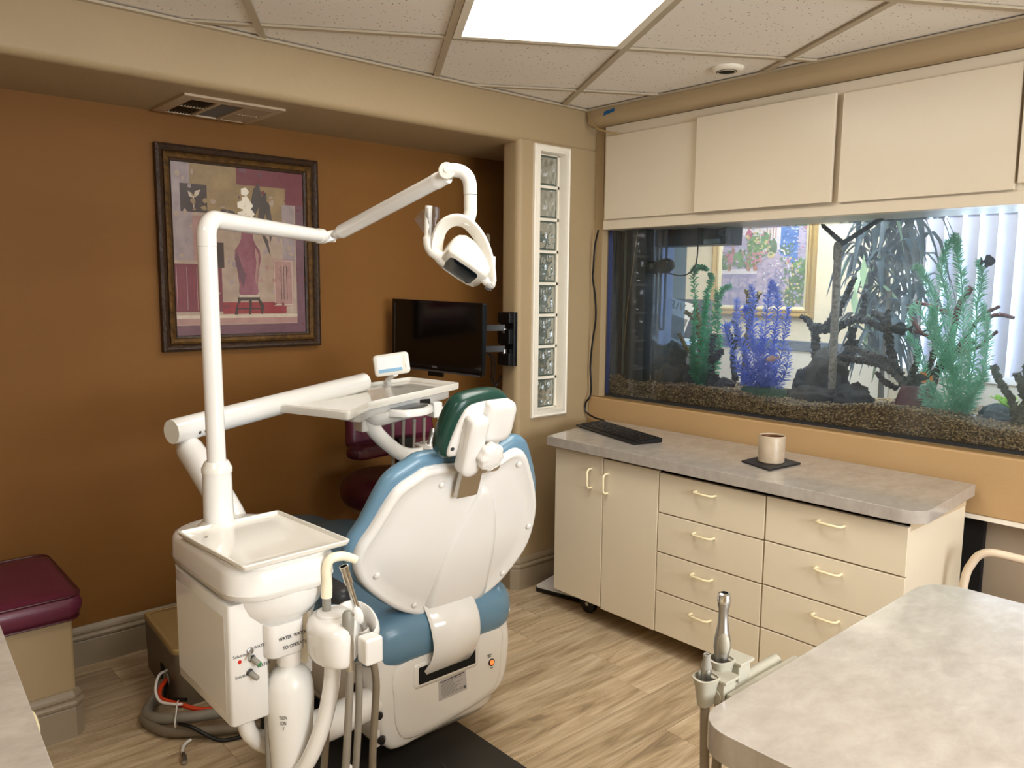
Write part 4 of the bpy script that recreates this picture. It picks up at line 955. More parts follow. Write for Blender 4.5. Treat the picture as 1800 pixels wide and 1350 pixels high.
# ------------------------------------------------------------------ operating lamp on its pole
ol = thing('operating_lamp', 'white dental operating lamp on a jointed arm rising from the spittoon cabinet', 'dental lamp', (-2.132, -.75, .807))
px_, py_ = -2.134, -.75
MB().lathe([(.050, .807), (.050, .818), (.044, .824), (.038, .828), (.036, .83)], 32, c=(px_, py_, 0)).build('base_flange', M['white_warm'], ol)
MB().lathe([(.036, .826), (.034, .950), (.034, .952)], 32, c=(px_, py_, 0)).build('sleeve', M['white'], ol)
MB().lathe([(.036, .950), (.036, .962), (.033, .966), (.030, .974), (.027, .978), (.0225, .978)], 32, c=(px_, py_, 0)).build('sleeve_collar', M['white_warm'], ol)
MB().tube([(px_, py_, .976), (px_ - .004, py_, 1.493)], .0222, 24).build('pole', M['white'], ol)
E1 = Vector((px_ - .004, py_, 1.555)); J = Vector((-1.632, -.372, 1.556)); dA = (J - E1).normalized()
cornr = [Vector((px_ - .004, py_, 1.4935)), Vector((px_ - .004, py_, 1.518))]
for i in range(1, 8):
    a = PI / 2 * i / 8; cornr.append(Vector((px_ - .004, py_, 1.518)) + dA * (.040 * (1 - math.cos(a))) + Vector((0, 0, .040 * math.sin(a))))
cornr += [E1 + Vector((0, 0, .003)) + dA * .041, E1 + Vector((0, 0, .003)) + dA * .055]
MB().tube(cornr, .0226, 24, uphint=(-dA.y, dA.x, 0)).build('elbow', M['white'], ol)
MB().tube([E1 + Vector((0, 0, .003)) + dA * .055, J - dA * .02], [.0222, .0212], 24).build('horizontal_arm', M['white'], ol)
MB().tube([J - dA * .03, J - dA * .012, J - dA * .006, J], [.0225, .0235, .0235, .015], 24).build('arm_collar', M['white'], ol)
K = Vector((-1.474, -.812, 1.716)); 
J2 = J + dA * .045 + Vector((.0, -.02, 0)); dB = (K - J2).normalized()
MB().tube([J - dA * .004, J + dA * .03], .015, 16).build('joint_pin', M['white'], ol)
MB().box(-.017, .017, -.017, .017, -.026, .026, rot_to(J + dA * .034, (dA + dB) * .5)).build('joint_block', M['white'], ol, bevel=.006)
MB().lathe([(.0165, -.019), (.0165, .019)], 20, rot_to(J + dA * .050, (-dA.y, dA.x, 0))).build('joint_hinge', M['white_warm'], ol, bevel=.003)
MB().tube([J2 + dB * .02, J2 + dB * .05], [.014, .0215], 20).build('arm_neck', M['white'], ol)
MB().tube([J2 + dB * .045, K - dB * .035], .0218, 24).build('spring_arm', M['white'], ol)
MB().tube([K - dB * .05, K - dB * .036, K - dB * .034, K - dB * .005], [.0226, .0232, .0222, .0225], 24).build('arm_socket', M['white'], ol)
# vertical drop: everything below built in a frame facing the room (u right, v up, w to the viewer)
Ax, Ay = Vector((rx.x, rx.y, 0)).normalized(), Vector((0, 0, 1)); Az = Ax.cross(Ay)
L0 = Vector((-1.458, -.852, 1.490)); PX = .00161
def lf(x, y, w=0.): return L0 + Ax * ((x - 810) * PX) + Ay * (-(y - 450) * PX) + Az * w
MB().lathe([(.0235, -.018), (.0235, .018)], 24, rot_to(lf(785, 305), Az)).build('hinge', M['white_warm'], ol, bevel=.004)
MB().lathe([(.008, .018), (.008, .0205), (.006, .021)], 18, rot_to(lf(785, 303), Az)).build('hinge_cap', M['white'], ol)
MB().tube(spline([lf(784, 306), lf(793, 303.5), lf(803, 303.5), (lf(813, 307)), lf(821, 315), lf(824.5, 326), lf(825.5, 344)], 6), .0192, 22).build('drop_elbow', M['white'], ol)
MB().tube(spline([lf(825.5, 344.6), lf(825.5, 365), lf(826, 372), lf(823, 385), lf(819, 397)], 4), .0186, 22).build('drop_tube', M['white_warm'], ol)
# yoke: flat band arching over the head between the two pivots
yk = spline([lf(765, 447, .0), lf(769, 420, .006), lf(776, 403, .010), lf(788, 392, .012), lf(803, 388, .012), lf(818, 392, .010), lf(832, 404, .008), lf(845, 423, .004), lf(854, 446, 0), lf(859, 470, -.004), lf(861, 494, -.004)], 5)
MB().tube(yk, 1., sec=[(.021 * math.copysign(abs(math.cos(a)) ** .6, math.cos(a)), .0072 * math.copysign(abs(math.sin(a)) ** .6, math.sin(a))) for a in [2 * PI * i / 16 for i in range(16)]], uphint=Ay).build('yoke', M['white_warm'], ol)
# head: housing with a flat window face looking down to the left, domed behind
ea = (Ax * .082 - Ay * .055 - Az * .020).normalized(); ed = (-Ax * .050 - Ay * .013 - Az * .060); ed = (ed - ea * ed.dot(ea)).normalized()
en = ea.cross(ed)
if en.dot(Ay) > 0: en = -en
FC = lf(808, 475, .008)
THD = basis(FC, ea, ed, -en) @ Matrix.Scale(1.32, 4)
def hsec(x, h, dp, low=0.):
    """section across the head at x: window side at 0, dome height h"""
    pts = [(-dp, low + .004), (-dp + .004, low), (dp - .004, low), (dp, low + .004)]
    for i in range(0, 11):
        a = PI * i / 10; c_, s_ = math.cos(a), math.sin(a)
        pts.append((dp * math.copysign(abs(c_) ** .55, c_), low + .012 + (h - low - .012) * s_ ** .6))
    return [(x, p, q) for p, q in pts]
head = MB().loft([hsec(-.050, .040, .022, .010), hsec(-.048, .050, .032, .004), hsec(-.043, .060, .038, .001), hsec(-.030, .069, .041), hsec(-.008, .069, .042), hsec(.014, .060, .042), hsec(.034, .047, .040), hsec(.048, .034, .035, .002), hsec(.054, .025, .026, .006)], THD).build('lamp_head', M['white_warm'], ol, smooth=50)
TLN = THD @ basis((.002, 0, 0), (1, 0, 0), (0, -1, 0), (0, 0, -1))
MB().pad(rrect(-.037, .034, -.030, .030, .013, 5), [(0, -.004), (0, .0015), (.002, .002), (.012, .002)], TLN).build('lamp_window', M['screen'], head, smooth=60)
a0, a1 = lf(763, 446, -.004), lf(860, 496, -.004)
MB().tube([lf(760, 443, .0), lf(766, 448, -.002), lf(773, 453, -.004), lf(782, 457, -.008)], [.013, .015, .0185, .020], 18).build('pivot_boss', M['white_warm'], ol)
MB().tube([lf(846, 484, -.010), lf(855, 491, -.010), lf(862, 497, -.010)], [.016, .0145, .012], 18).build('pivot_boss', M['white_warm'], ol)
MB().tube(spline([lf(776, 454, .004), lf(766, 447, .004), lf(757, 440, .004), lf(752.5, 430, .004), lf(751.5, 415, .004), lf(752, 390, .004), lf(753.5, 364, .004)], 5), [.016] * 10 + [.0145] * 10 + [.0105] * 11, 16).build('handle', M['white_warm'], ol)
MB().tube(spline([lf(848, 487, -.004), lf(858, 497, -.004), lf(863, 501, -.004), lf(865, 494, -.004), lf(866, 475, -.004), lf(866.5, 450, -.004)], 5), [.013] * 8 + [.010] * 10 + [.0065] * 8, 14).build('handle', M['white_warm'], ol)
bgp = MB(); 
for w, pts in ((-.006, [(728, 387), (736, 376), (749, 367), (760, 372), (763, 400), (756, 424), (742, 409)]), (.016, [(748, 370), (762, 366), (774, 367), (772, 385), (766, 405), (757, 418), (751, 404)])):
    b = len(bgp.v); P_ = [lf(x, y, w + .010 * math.sin(i * 1.7)) for i, (x, y) in enumerate(pts)]
    bgp.add(P_ + [sum(P_, Vector()) / len(P_) + Az * .006], [(i, (i + 1) % len(P_), len(P_)) for i in range(len(P_))])
tag(bgp.build('plastic_sleeve', M['film_bag'], smooth=80), 'clear plastic sleeve crumpled over the left lamp handle', 'plastic sleeve')
wrap = MB().tube([lf(855, 498, -.004), lf(861, 502, -.004), lf(866, 505, -.004)], [.0145, .0142, .010], 12); tag(wrap.build('plastic_wrap', M['film_bag']), 'clear plastic film wrapped round the right lamp pivot', 'plastic sleeve')

# ------------------------------------------------------------------ delivery table (swinging instrument tray)
dt = thing('delivery_table', 'white swing-arm instrument table with control pad and hanging grey hoses', 'instrument table', (-2.10, -.40, .80))
MB().tube(spline([(-2.05, -.68, .74), (-2.055, -.62, .80), (-2.075, -.50, .90), (-2.083, -.43, .945), (-2.085, -.405, .962)], 5), [.036, .038, .038, .037, .030], 20).build('lower_arm', M['white'], dt)
MB().lathe([(.020, .955), (.020, .990)], 20, c=(-2.085, -.400, 0)).build('pivot_pin', M['steel'], dt)
A0, A1 = Vector((-2.135, -.443, 1.005)), Vector((-1.325, -.110, 1.052)); dd = (A1 - A0).normalized()
osec = [(.030 * math.cos(a), .0345 * math.sin(a)) for a in [2 * PI * i / 28 for i in range(28)]]
ua = MB().tube([A0, A0 + dd * .004, A1 - dd * .012, A1 - dd * .004, A1], [.93, 1, 1, .9, .6], sec=osec).build('upper_arm', M['white'], dt, smooth=45)
MB().tube([A0 - dd * .002, A0 + dd * .001], .97, sec=osec).build('end_cap', M['white_warm'], ua)
sdv = Vector((dd.y, -dd.x, 0)).normalized()
for k in (.070, .092):
    MB().lathe([(.0048, 0), (.0048, .002), (.003, .0028), (0, .0028)], 12, rot_to(A0 + dd * k + sdv * .0275 + Vector((0, 0, -.014)), sdv + Vector((0, 0, -.3)))).build('screw', M['steel'], ua)
# tray top: outline at z 1.03
tpo = [(-1.772, -.288), (-1.668, -.578), (-1.516, -.441), (-.955, -.200), (-.998, .080), (-1.222, .012), (-1.50, -.125)]
def round_poly(P, r, k=4):
    out = []; n = len(P)
    for i in range(n):
        a, b, c = Vector(P[i - 1]), Vector(P[i]), Vector(P[(i + 1) % n]); u = (a - b); v = (c - b); q = min(r, u.length * .4, v.length * .4)
        p0 = b + u.normalized() * q; p1 = b + v.normalized() * q
        for s in range(k + 1):
            t = s / k; out.append(tuple(p0 * (1 - t) ** 2 + b * 2 * t * (1 - t) + p1 * t * t))
    return out
tro = round_poly(tpo, .018)
MB().pad(tro, [(.012, 1.004), (.0, 1.006), (-.002, 1.014), (-.002, 1.028), (.002, 1.031), (.010, 1.031), (.016, 1.022), (.022, 1.017), (.05, 1.016)], None).build('tray_top', M['white_warm'], dt, smooth=50)
tbo = round_poly([(-1.60, -.36), (-1.58, -.475), (-1.50, -.405), (-.985, -.185), (-1.02, .045), (-1.24, -.01), (-1.46, -.15)], .03)
MB().pad(tbo, [(.02, .968), (.0, .975), (.0, 1.006)], None).build('control_head', M['white'], dt, smooth=50)
uh = round_poly([(-1.50, -.30), (-1.475, -.40), (-1.33, -.34), (-1.14, -.24), (-1.18, -.10), (-1.35, -.12)], .04)
MB().pad(uh, [(.05, .925), (.02, .935), (.0, .96), (-.005, .978)], None).build('under_housing', M['white_matt'], dt, smooth=60)
MB().box(-1.20, -1.155, -.282, -.270, .966, .992).build('gauge_slot', M['black'], dt, bevel=.002)
# control pad in front of the head
nf = Vector((.40, -.92, 0)).normalized(); tf = Vector((.92, .40, 0))
TPad = basis((-1.300, -.335, .958), tf, -nf, (0, 0, 1))
ppo = smooth_closed([(-.090, .03), (-.095, -.04), (-.06, -.075), (.0, -.088), (.06, -.075), (.095, -.04), (.090, .03), (.0, .035)], 4)
MB().pad(ppo, [(.006, .0), (.0, .004), (.0, .022), (.004, .026), (.010, .027)], TPad).build('control_pad', M['white'], dt, smooth=50)
mem = smooth_closed([(-.072, .02), (-.078, -.035), (-.045, -.062), (.0, -.070), (.045, -.062), (.078, -.035), (.072, .02), (.0, .022)], 4)
MB().pad(mem, [(0, .024), (0, .0276)], TPad).build('pad_membrane', M['screen'], dt)
# display on a foot
ds = [Vector((-1.264, -.044, 1.142)), Vector((-1.163, -.131, 1.156)), Vector((-1.152, -.153, 1.082)), Vector((-1.248, -.072, 1.057))]
dcn = sum(ds, Vector()) / 4; dx = ((ds[1] - ds[0]) + (ds[2] - ds[3])).normalized(); dy = ((ds[0] - ds[3]) + (ds[1] - ds[2])); dy = (dy - dx * dy.dot(dx)).normalized(); dz = dx.cross(dy)
TD = basis(dcn, dx, dy, dz)
MB().pad(rrect(-.068, .068, -.041, .041, .014, 5), [(.006, -.024), (.0, -.018), (.0, -.004), (.003, .0), (.008, .002), (.02, .002)], TD).build('display_case', M['white_warm'], dt, smooth=60)
MB().prism(rrect(-.052, .042, -.024, .032, .003), .0, .0026, TD).build('display_film', pm('display_film_white', '#f3f4f6', .12, coat=.6, bump=(30, .4)), dt, smooth=0)
MB().prism(rrect(-.050, .040, -.029, -.016, .003), .001, .0034, TD).build('display_strip', M['clear_blue'], dt, smooth=0)
text('T\nR', .007, TD @ Matrix.Translation((.054, -.012, .0026)), M['gold'], dt, 'display_mark', .006)
MB().tube([TD @ Vector((.01, -.036, -.012)), (-1.16, -.005, 1.045), (-1.15, .01, 1.02)], .012, 12).build('display_foot', M['white'], dt)
# S-shaped arm and instrument rest
sa = spline([(-1.455, -.345, .972), (-1.448, -.347, .935), (-1.425, -.35, .900), (-1.385, -.35, .862), (-1.345, -.352, .830), (-1.300, -.355, .810), (-1.250, -.36, .806), (-1.21, -.36, .812)], 5)
MB().tube(sa, [.034, .030, .027, .026, .026, .028, .030, .030], sec=[(1.0 * math.cos(a), .72 * math.sin(a)) for a in [2 * PI * i / 20 for i in range(20)]], uphint=(0, 1, 0)).build('swan_neck_arm', M['white'], dt, smooth=60)
MB().box(-1.492, -1.455, -.36, -.30, .915, .965).build('arm_bracket', M['white'], dt, bevel=.006)
rb = MB().prism(round_poly([(-1.265, -.43), (-1.06, -.40), (-1.06, -.28), (-1.235, -.28)], .02), .790, .838).build('instrument_rest', M['white'], dt, bevel=.008)
for x in (-1.205, -1.135): MB().lathe([(.016, .838), (.018, .8395), (.0, .8396)], 20, c=(x, -.345, 0)).build('rest_socket', M['white_matt'], rb)
MB().box(-1.13, -1.09, -.27, -.21, .915, .975).build('hanger_bracket', M['white'], dt, bevel=.006)
MB().tube([(-1.09, -.25, .935), (-1.04, -.25, .933)], .018, 18).build('hanger_knob', M['white_warm'], dt, bevel=.003)
MB().tube(spline([(-1.11, -.27, .92), (-1.095, -.285, .86), (-1.075, -.30, .80)]), .0075, 10).build('hanger_rod', M['white'], dt)
for i, (x, e) in enumerate(((-1.352, .0), (-1.308, .004), (-1.262, -.006), (-1.219, .003))):
    MB().tube(spline([(x, -.33, .935), (x, -.328, .86), (x + e, -.326, .74), (x + e, -.32, .62), (x, -.30, .515)]), [.0072, .0052, .0052, .0050, .0050], 10).build('hose', M['hose'], dt)
ts = thing('three_way_syringe', 'chrome three-way syringe lying in the rest under the swing-arm tray', 'syringe', (-1.19, -.36, .80))
TSy = rot_to((-1.213, -.345, .815), (.35, .05, 1))
MB().lathe([(.0085, 0), (.0095, .01), (.0100, .05), (.0095, .062), (.011, .066), (.011, .078), (.007, .083), (0, .083)], 18, TSy).build('body', M['steel'], ts)
MB().tube([TSy @ Vector((.004, 0, .076)), TSy @ Vector((-.018, .004, .070)), TSy @ Vector((-.040, .008, .040))], .0022, 8).build('tip', M['chrome'], ts)

# ------------------------------------------------------------------ burgundy assistant stool in the niche
st = thing('assistant_stool', 'burgundy vinyl stool with backrest and wrap-round body support in the niche', 'stool', (-1.02, .20, 0))
cxs, cys = -1.03, .19
MB().pad([(cxs + .215 * math.cos(a), cys + .205 * math.sin(a)) for a in [2 * PI * i / 40 for i in range(40)]], [(.05, .475), (.02, .490), (.004, .515), (.0, .545), (.008, .578), (.03, .600), (.07, .612), (.13, .616)], None).build('seat', M['burgundy2'], st, smooth=80)
MB().lathe([(.17, .462), (.18, .468), (.168, .488)], 36, c=(cxs, cys, 0)).build('seat_rim', M['steel'], st)
MB().box(-1.062, -.985, .07, .105, .50, .78).build('back_strut', M['black'], st, bevel=.006)
bsp = spline([(-1.262, .10, .735), (-1.20, .13, .735), (-1.05, .155, .735), (-.90, .165, .730), (-.77, .15, .728), (-.72, .12, .727)], 6)
MB().tube(bsp, [.55, .95, 1, 1, 1, 1, .95, .55], sec=[(.052 * math.copysign(abs(math.cos(a)) ** .7, math.cos(a)), .036 * math.copysign(abs(math.sin(a)) ** .7, math.sin(a))) for a in [2 * PI * i / 20 for i in range(20)]]).build('body_support', M['burgundy2'], st, smooth=80)
bo = smooth_closed([(-.20, -.02), (-.215, .06), (-.205, .15), (-.15, .185), (0, .195), (.15, .185), (.205, .15), (.215, .06), (.20, -.02), (0, -.03)], 4)
TBS = basis((-1.01, .195, .755), (.995, .06, 0), (.0, .12, .99), (.06, -.99, .12))
MB().pad(bo, [(.02, -.04), (.0, -.03), (-.004, -.01), (.0, .008), (.014, .018), (.05, .014), (.10, .006)], TBS).build('backrest', M['burgundy'], st, smooth=80)
MB().tube([(cxs, cys, .05), (cxs, cys, .47)], .025, 18).build('column', M['black'], st)
for i in range(5):
    a = 2 * PI * i / 5 + .3; e = Vector((cxs + .24 * math.cos(a), cys + .24 * math.sin(a), .062))
    MB().tube([(cxs, cys, .10), (cxs + .12 * math.cos(a), cys + .12 * math.sin(a), .08), e], [.022, .018, .014], 10).build('leg', M['black'], st)
    MB().tube([e + Vector((0, 0, -.037)) + Vector((-math.sin(a), math.cos(a), 0)) * .02, e + Vector((0, 0, -.037)) - Vector((-math.sin(a), math.cos(a), 0)) * .02], .025, 14).build('caster', M['black'], st)
MB().tube([(cxs - .02, cys - .03, .455), (-1.13, .06, .452)], .006, 8).build('height_lever', M['steel'], st)
MB().ell((-1.150, .045, .452), (.034, .018, .008), None).build('lever_paddle', M['white_matt'], st, smooth=80)

# ------------------------------------------------------------------ monitor on a wall arm
mnl, mnr = Vector((-.868, .405, 0)), Vector((-.757, -.098, 0))
mx_ = (mnr - mnl).normalized(); mz_ = Vector((mx_.y, -mx_.x, 0)); mxl = (mnr - mnl).length
mxx = (mx_ + Vector((0, 0, -.022))).normalized(); myy = Vector((0, 0, 1)); myy = (myy - mxx * myy.dot(mxx)).normalized(); mzz = mxx.cross(myy)
if mzz.dot(Vector((-1, -1, 0))) < 0: mzz = -mzz
TM = basis(((mnl.x + mnr.x) / 2, (mnl.y + mnr.y) / 2, 1.187), mxx, myy, mzz)
mon = thing('monitor', 'black flat computer monitor switched off in front of the brown wall', 'monitor', TM.translation)
MW, MH = mxl, .308
MB().prism(rrect(-MW / 2, MW / 2, -MH / 2, MH / 2, .012), -.028, .0, TM).build('case', M['black'], mon, bevel=.003)
MB().frame(MW, MH, [(0, -.002), (0, .004), (.014, .004), (.016, .0)], TM).build('bezel', M['screen'], mon, smooth=0)
MB().box(-MW / 2 + .014, MW / 2 - .014, -MH / 2 + .030, MH / 2 - .014, 0, .0015, TM).build('screen', M['screen'], mon, smooth=0)
MB().box(-MW / 2 + .004, MW / 2 - .004, -MH / 2 + .0, -MH / 2 + .007, .0, .0052, TM).build('lower_edge', M['darkgrey'], mon)
text('DELL', .012, TM @ Matrix.Translation((-.0, -MH / 2 + .021, .0045)), M['grey'], mon, 'logo', .030)
MB().box(-.05, .03, -MH / 2 - .022, -MH / 2, -.024, -.010, TM).build('stand_stub', M['black'], mon)
wa = thing('monitor_wall_arm', 'black double-armed monitor bracket on the side of the pilaster', 'bracket', (-.49, .045, 1.16))
MB().box(-.496, -.474, -.002, .092, 1.050, 1.292).build('wall_plate', M['black'], wa, bevel=.003)
for z0, z1 in ((1.242, 1.290), (1.148, 1.214), (1.052, 1.108)): MB().box(-.520, -.494, .004, .084, z0, z1).build('cover', M['black'], wa, bevel=.004)
mb_ = TM @ Vector((.06, 0, -.04))
for z in (1.222, 1.128):
    MB().tube([(-.512, .045, z), (-.60, .08, z), (mb_.x, mb_.y, z)], 1., sec=[(-.011, -.0135), (.011, -.0135), (.011, .0135), (-.011, .0135)]).build('arm', M['black'], wa)
    MB().lathe([(.012, -.010), (.012, .010)], 14, c=(-.512, .045, z - .014)).build('pivot', M['steel'], wa)
MB().box(-.08, .08, -.05, .05, -.048, -.028, TM @ Matrix.Translation((.06, 0, 0))).build('screen_plate', M['black'], wa, bevel=.003)
for i, o_ in enumerate((0, .016)):
    tag(MB().tube(spline([(-.60, .07 + o_, 1.115), (-.565 + o_, .075, 1.09), (-.545 + o_, .09, 1.03), (-.540 + o_, .10, .985), (-.515, .105, .962 - o_), (-.485, .11, .975), (-.46, .125, .995)]), .0035, 8).build('monitor_cable', M['black']), ('thin black monitor cable looping below the wall arm, inner of two' if i else 'thin black monitor cable looping below the wall arm, outer of two'), 'cable')

# ------------------------------------------------------------------ junction box and hoses on the floor by the brown wall
ub = thing('junction_box', 'tan-lidded brown floor junction box beside the spittoon cabinet', 'box', (-1.93, .02, 0))
UB = Matrix.Translation((-1.925, .125, 0)) @ Matrix.Rotation(-.06, 4, 'Z')
MB().pad(rrect(-.095, .13, -.19, .19, .022), [(.004, .0), (.0, .006), (-.004, .19)], UB).build('body', M['utility_side'], ub, smooth=50)
MB().pad(rrect(-.102, .137, -.197, .197, .024), [(.002, .19), (.0, .194), (.0, .205), (.004, .210), (.016, .2105), (.018, .2085), (.021, .2105), (.05, .211)], UB).build('lid', M['utility'], ub, smooth=40)
MB().lathe([(.022, 0), (.026, .003), (.022, .007), (.012, .007), (.012, .002), (0, .002)], 20, rot_to(UB @ Vector((-.097, -.10, .075)), (-1, 0, 0))).build('cable_gland', M['grey'], ub)
MB().box(-.002 - .098, .002 - .094, -.06, -.02, .0, .10, UB).build('cable_slot', M['dark'], ub)
def floor_line(name, pts, r, m, label, cat='hose'):
    return tag(MB().tube(spline(pts, 6), r, 12).build(name, m), label, cat)
floor_line('conduit_hose', [(-1.90, -.315, .060), (-1.97, -.255, .050), (-2.05, -.205, .044), (-2.11, -.145, .036), (-2.128, -.075, .026), (-2.105, -.02, .026), (-2.06, .03, .035), (-2.03, .06, .05)], .017, M['hose'], 'thick grey hose looping across the floor from the brown box to the spittoon cabinet')
floor_line('second_hose', [(-1.88, -.37, .030), (-1.96, -.325, .026), (-2.05, -.262, .022), (-2.11, -.20, .0165), (-2.135, -.13, .0165), (-2.14, -.07, .0165)], .015, M['hose_brown'], 'brown-grey hose lying on the floor in front of the thicker hose')
floor_line('red_tube', [(-2.025, .035, .075), (-2.068, -.02, .075), (-2.085, -.065, .066), (-2.075, -.105, .066), (-2.045, -.145, .060), (-2.01, -.185, .050), (-1.95, -.23, .045)], .0075, M['orange_red'], 'orange-red tube curving out of the brown box on the floor', 'tube')
floor_line('white_tube', [(-2.027, .03, .105), (-2.065, .0, .11), (-2.096, -.06, .095), (-2.098, -.11, .076), (-2.07, -.155, .075), (-2.05, -.172, .0755)], .0045, M['white_matt'], 'thin white tube arching out of the brown box', 'tube')
floor_line('black_tube', [(-2.026, .03, .08), (-2.05, -.01, .06), (-2.07, -.06, .0505), (-2.06, -.11, .068), (-2.03, -.15, .074)], .006, M['black'], 'black tube coming out of the brown box behind the red tube', 'tube')
floor_line('black_cable', [(-1.86, -.41, .03), (-1.93, -.37, .012), (-2.0, -.335, .008), (-2.06, -.275, .047), (-2.085, -.235, .050)], .006, M['black'], 'black cable lying beside the floor hoses', 'cable')
wc = thing('white_coupling_tube', 'short white tube with steel quick coupling lying loose on the floorboards', 'tube', (-2.10, -.30, 0))
MB().tube(spline([(-2.065, -.278, .008), (-2.080, -.285, .008), (-2.094, -.298, .007), (-2.104, -.318, .007), (-2.109, -.337, .009)]), .0052, 10).build('tube', M['white_matt'], wc)
MB().tube([(-2.109, -.337, .009), (-2.1115, -.347, .009), (-2.112, -.350, .009), (-2.118, -.372, .009), (-2.119, -.375, .009), (-2.122, -.386, .009)], [.006, .0065, .0085, .0085, .0068, .0065], 14).build('coupling', M['steel'], wc)
tag(MB().tube(spline([(-2.05, -.135, .072), (-2.062, -.160, .078), (-2.080, -.200, .066), (-2.092, -.222, .046), (-2.090, -.222, .028)]), .0022, 6).build('cable_tie', M['white_matt']), 'thin white cable tie round the hose bundle', 'cable tie')
# cords on the steel plate
for pts, lb_ in (([(-1.56, -.90, .014), (-1.585, -.99, .014), (-1.56, -1.07, .014), (-1.50, -1.13, .014), (-1.45, -1.22, .014)], 'dark cord snaking over the steel base plate, right one'), ([(-1.83, -1.0, .014), (-1.75, -1.06, .014), (-1.68, -1.12, .014), (-1.64, -1.22, .014)], 'dark cord on the steel base plate, left one')):
    tag(MB().tube(spline(pts), .004, 8).build('extension_cord', M['darkgrey']), lb_, 'cord')
tag(MB().tube(spline([(-1.93, -.98, .21), (-1.85, -1.04, .13), (-1.78, -1.10, .06), (-1.70, -1.18, .022), (-1.62, -1.26, .02)]), .009, 10).build('grey_tube', M['white_matt']), 'pale grey tube slanting down to the steel base plate', 'tube')

# ------------------------------------------------------------------ waiting room seen through the aquarium
XF = 2.2
wfar = MB()
wfar.box(XF, XF + .12, -.52, 2.1, 0, 2.5).box(XF, XF + .12, -2.6, -.52, 0, .90).box(XF, XF + .12, -2.6, -.52, 1.95, 2.5).box(XF, XF + .12, -2.6, -1.95, .9, 1.95)
wfar.build('wall_waiting', M['cream_wall'], None, kind='structure')
slab('wall_waiting_left', M['cream_wall'], .45, XF, 2.0, 2.1, 0, 2.5)
slab('wall_waiting_right', M['cream_wall'], .13, XF, -2.72, -2.6, 0, 2.5)
slab('wall_waiting_niche', M['cream_wall'], .45, .55, .12, 2.0, 0, 2.5)
slab('ceiling_waiting', M['cream_wall'], .28, XF, -2.6, 2.1, 2.46, 2.52)
slab('trim_3', M['rail_blue'], XF - .025, XF, -.52, 2.0, .985, 1.055, bevel=.006)
slab('trim_4', pm('wainscot_white', '#f1ece2', .5), XF - .012, XF, -.52, 2.0, .1, .985)
w3 = struct_empty('window_3', (XF, -1.23, .9))
MB().frame(1.47, 1.09, [(0, -.03), (0, .02), (.05, .02), (.05, -.08)], basis((XF, -1.235, 1.425), (0, -1, 0), (0, 0, 1), (-1, 0, 0))).build('window_frame', M['white_frame'], w3)
bl = thing('vertical_blinds', 'pale vertical slat blinds half open on the bright waiting room window', 'blinds', (2.08, -1.25, .92))
MB().box(2.05, 2.11, -1.98, -.50, 1.955, 2.0).build('head_rail', M['white_frame'], bl)
slat_m = pm('blind_slat', '#c2c0cf', .5)
random.seed(11)
for i in range(14):
    y = -.70 - i * .092; a = math.radians(-25 + random.uniform(-5, 5))
    q = MB().box(-.0445, .0445, -.0007, .0007, 0, 1.01)
    o = q.build('slat', slat_m, bl, smooth=0); o.rotation_euler = (0, 0, PI / 2 + a); o.location = Vector((2.08, y, .935)) - wl(bl)

# village painting
vp_c = (XF, .40, 1.66)
vp = thing('village_painting', 'gold-framed seaside village painting on the waiting room wall behind the aquarium', 'painting', vp_c)
VW, VH = .80, .90
TV = basis(vp_c, (0, -1, 0), (0, 0, 1), (-1, 0, 0))
MB().frame(VW, VH, [(0, 0), (0, .03), (.012, .038), (.035, .026), (.045, .03), (.058, .020)], TV).build('outer_frame', M['gold'], vp, smooth=25)
MB().frame(VW - .11, VH - .11, [(0, .0), (0, .024), (.018, .016), (.020, .006)], TV).build('inner_frame', M['gold_light'], vp, smooth=25)
VI, VJ = VW - .14, VH - .14
vm = [pm('oil_' + n_, a, .5, var=(s, b, .9, 6.)) for n_, a, b, s in (('lilac', '#a79fc6', '#c9bfd6', 18), ('sea', '#4a74c8', '#6f97d8', 12), ('sky', '#9db6da', '#c9d3e6', 8), ('green', '#5f8a5c', '#86ab74', 30), ('dark_green', '#4f6b55', '#7a8f70', 34), ('rose', '#b86a86', '#d79aac', 40), ('roof', '#c08a8a', '#d8aca2', 20), ('white', '#e6e2ea', '#d2cbdc', 16), ('path', '#cbbcd0', '#a595bd', 22), ('terracotta', '#a8705c', '#c39078', 20), ('ochre', '#c9b27e', '#dfcf9f', 20), ('stripe', '#b24a70', '#c56f8c', 20), ('shade', '#8d86b0', '#a7a0c4', 22))]
pr = MB(); lev = [0]
def vpatch(mi, pts):
    lev[0] += 1; pr.cur = mi
    pr.prism([((u - .5) * VI, (v - .5) * VJ) for u, v in pts], .006, .0063 + lev[0] * .00008, TV)
def vrect(mi, a, b, c, d): vpatch(mi, [(a, c), (b, c), (b, d), (a, d)])
def blob(mi, u, v, a, b, n=13, seed=0):
    r_ = random.Random(seed); vpatch(mi, [(u + a * math.cos(2 * PI * i / n) * r_.uniform(.75, 1.15), v + b * math.sin(2 * PI * i / n) * r_.uniform(.75, 1.15)) for i in range(n)])
vrect(0, 0, 1, 0, 1); vrect(2, .55, 1, .75, 1); vrect(1, .70, .92, .40, .80); vrect(0, .90, 1, .42, 1); vrect(7, .34, .70, .50, .98)
vrect(0, 0, .36, .45, 1); vrect(12, .02, .20, .55, .98); vrect(9, .12, .16, .45, .78)
vrect(6, .46, .66, .78, .84); vrect(6, .36, .50, .90, .95)
for i in range(5): vrect(9, .50 + i * .035, .51 + i * .035, .62, .74)
for i in range(4): vrect(12, .42 + i * .03, .435 + i * .03, .86, .89)
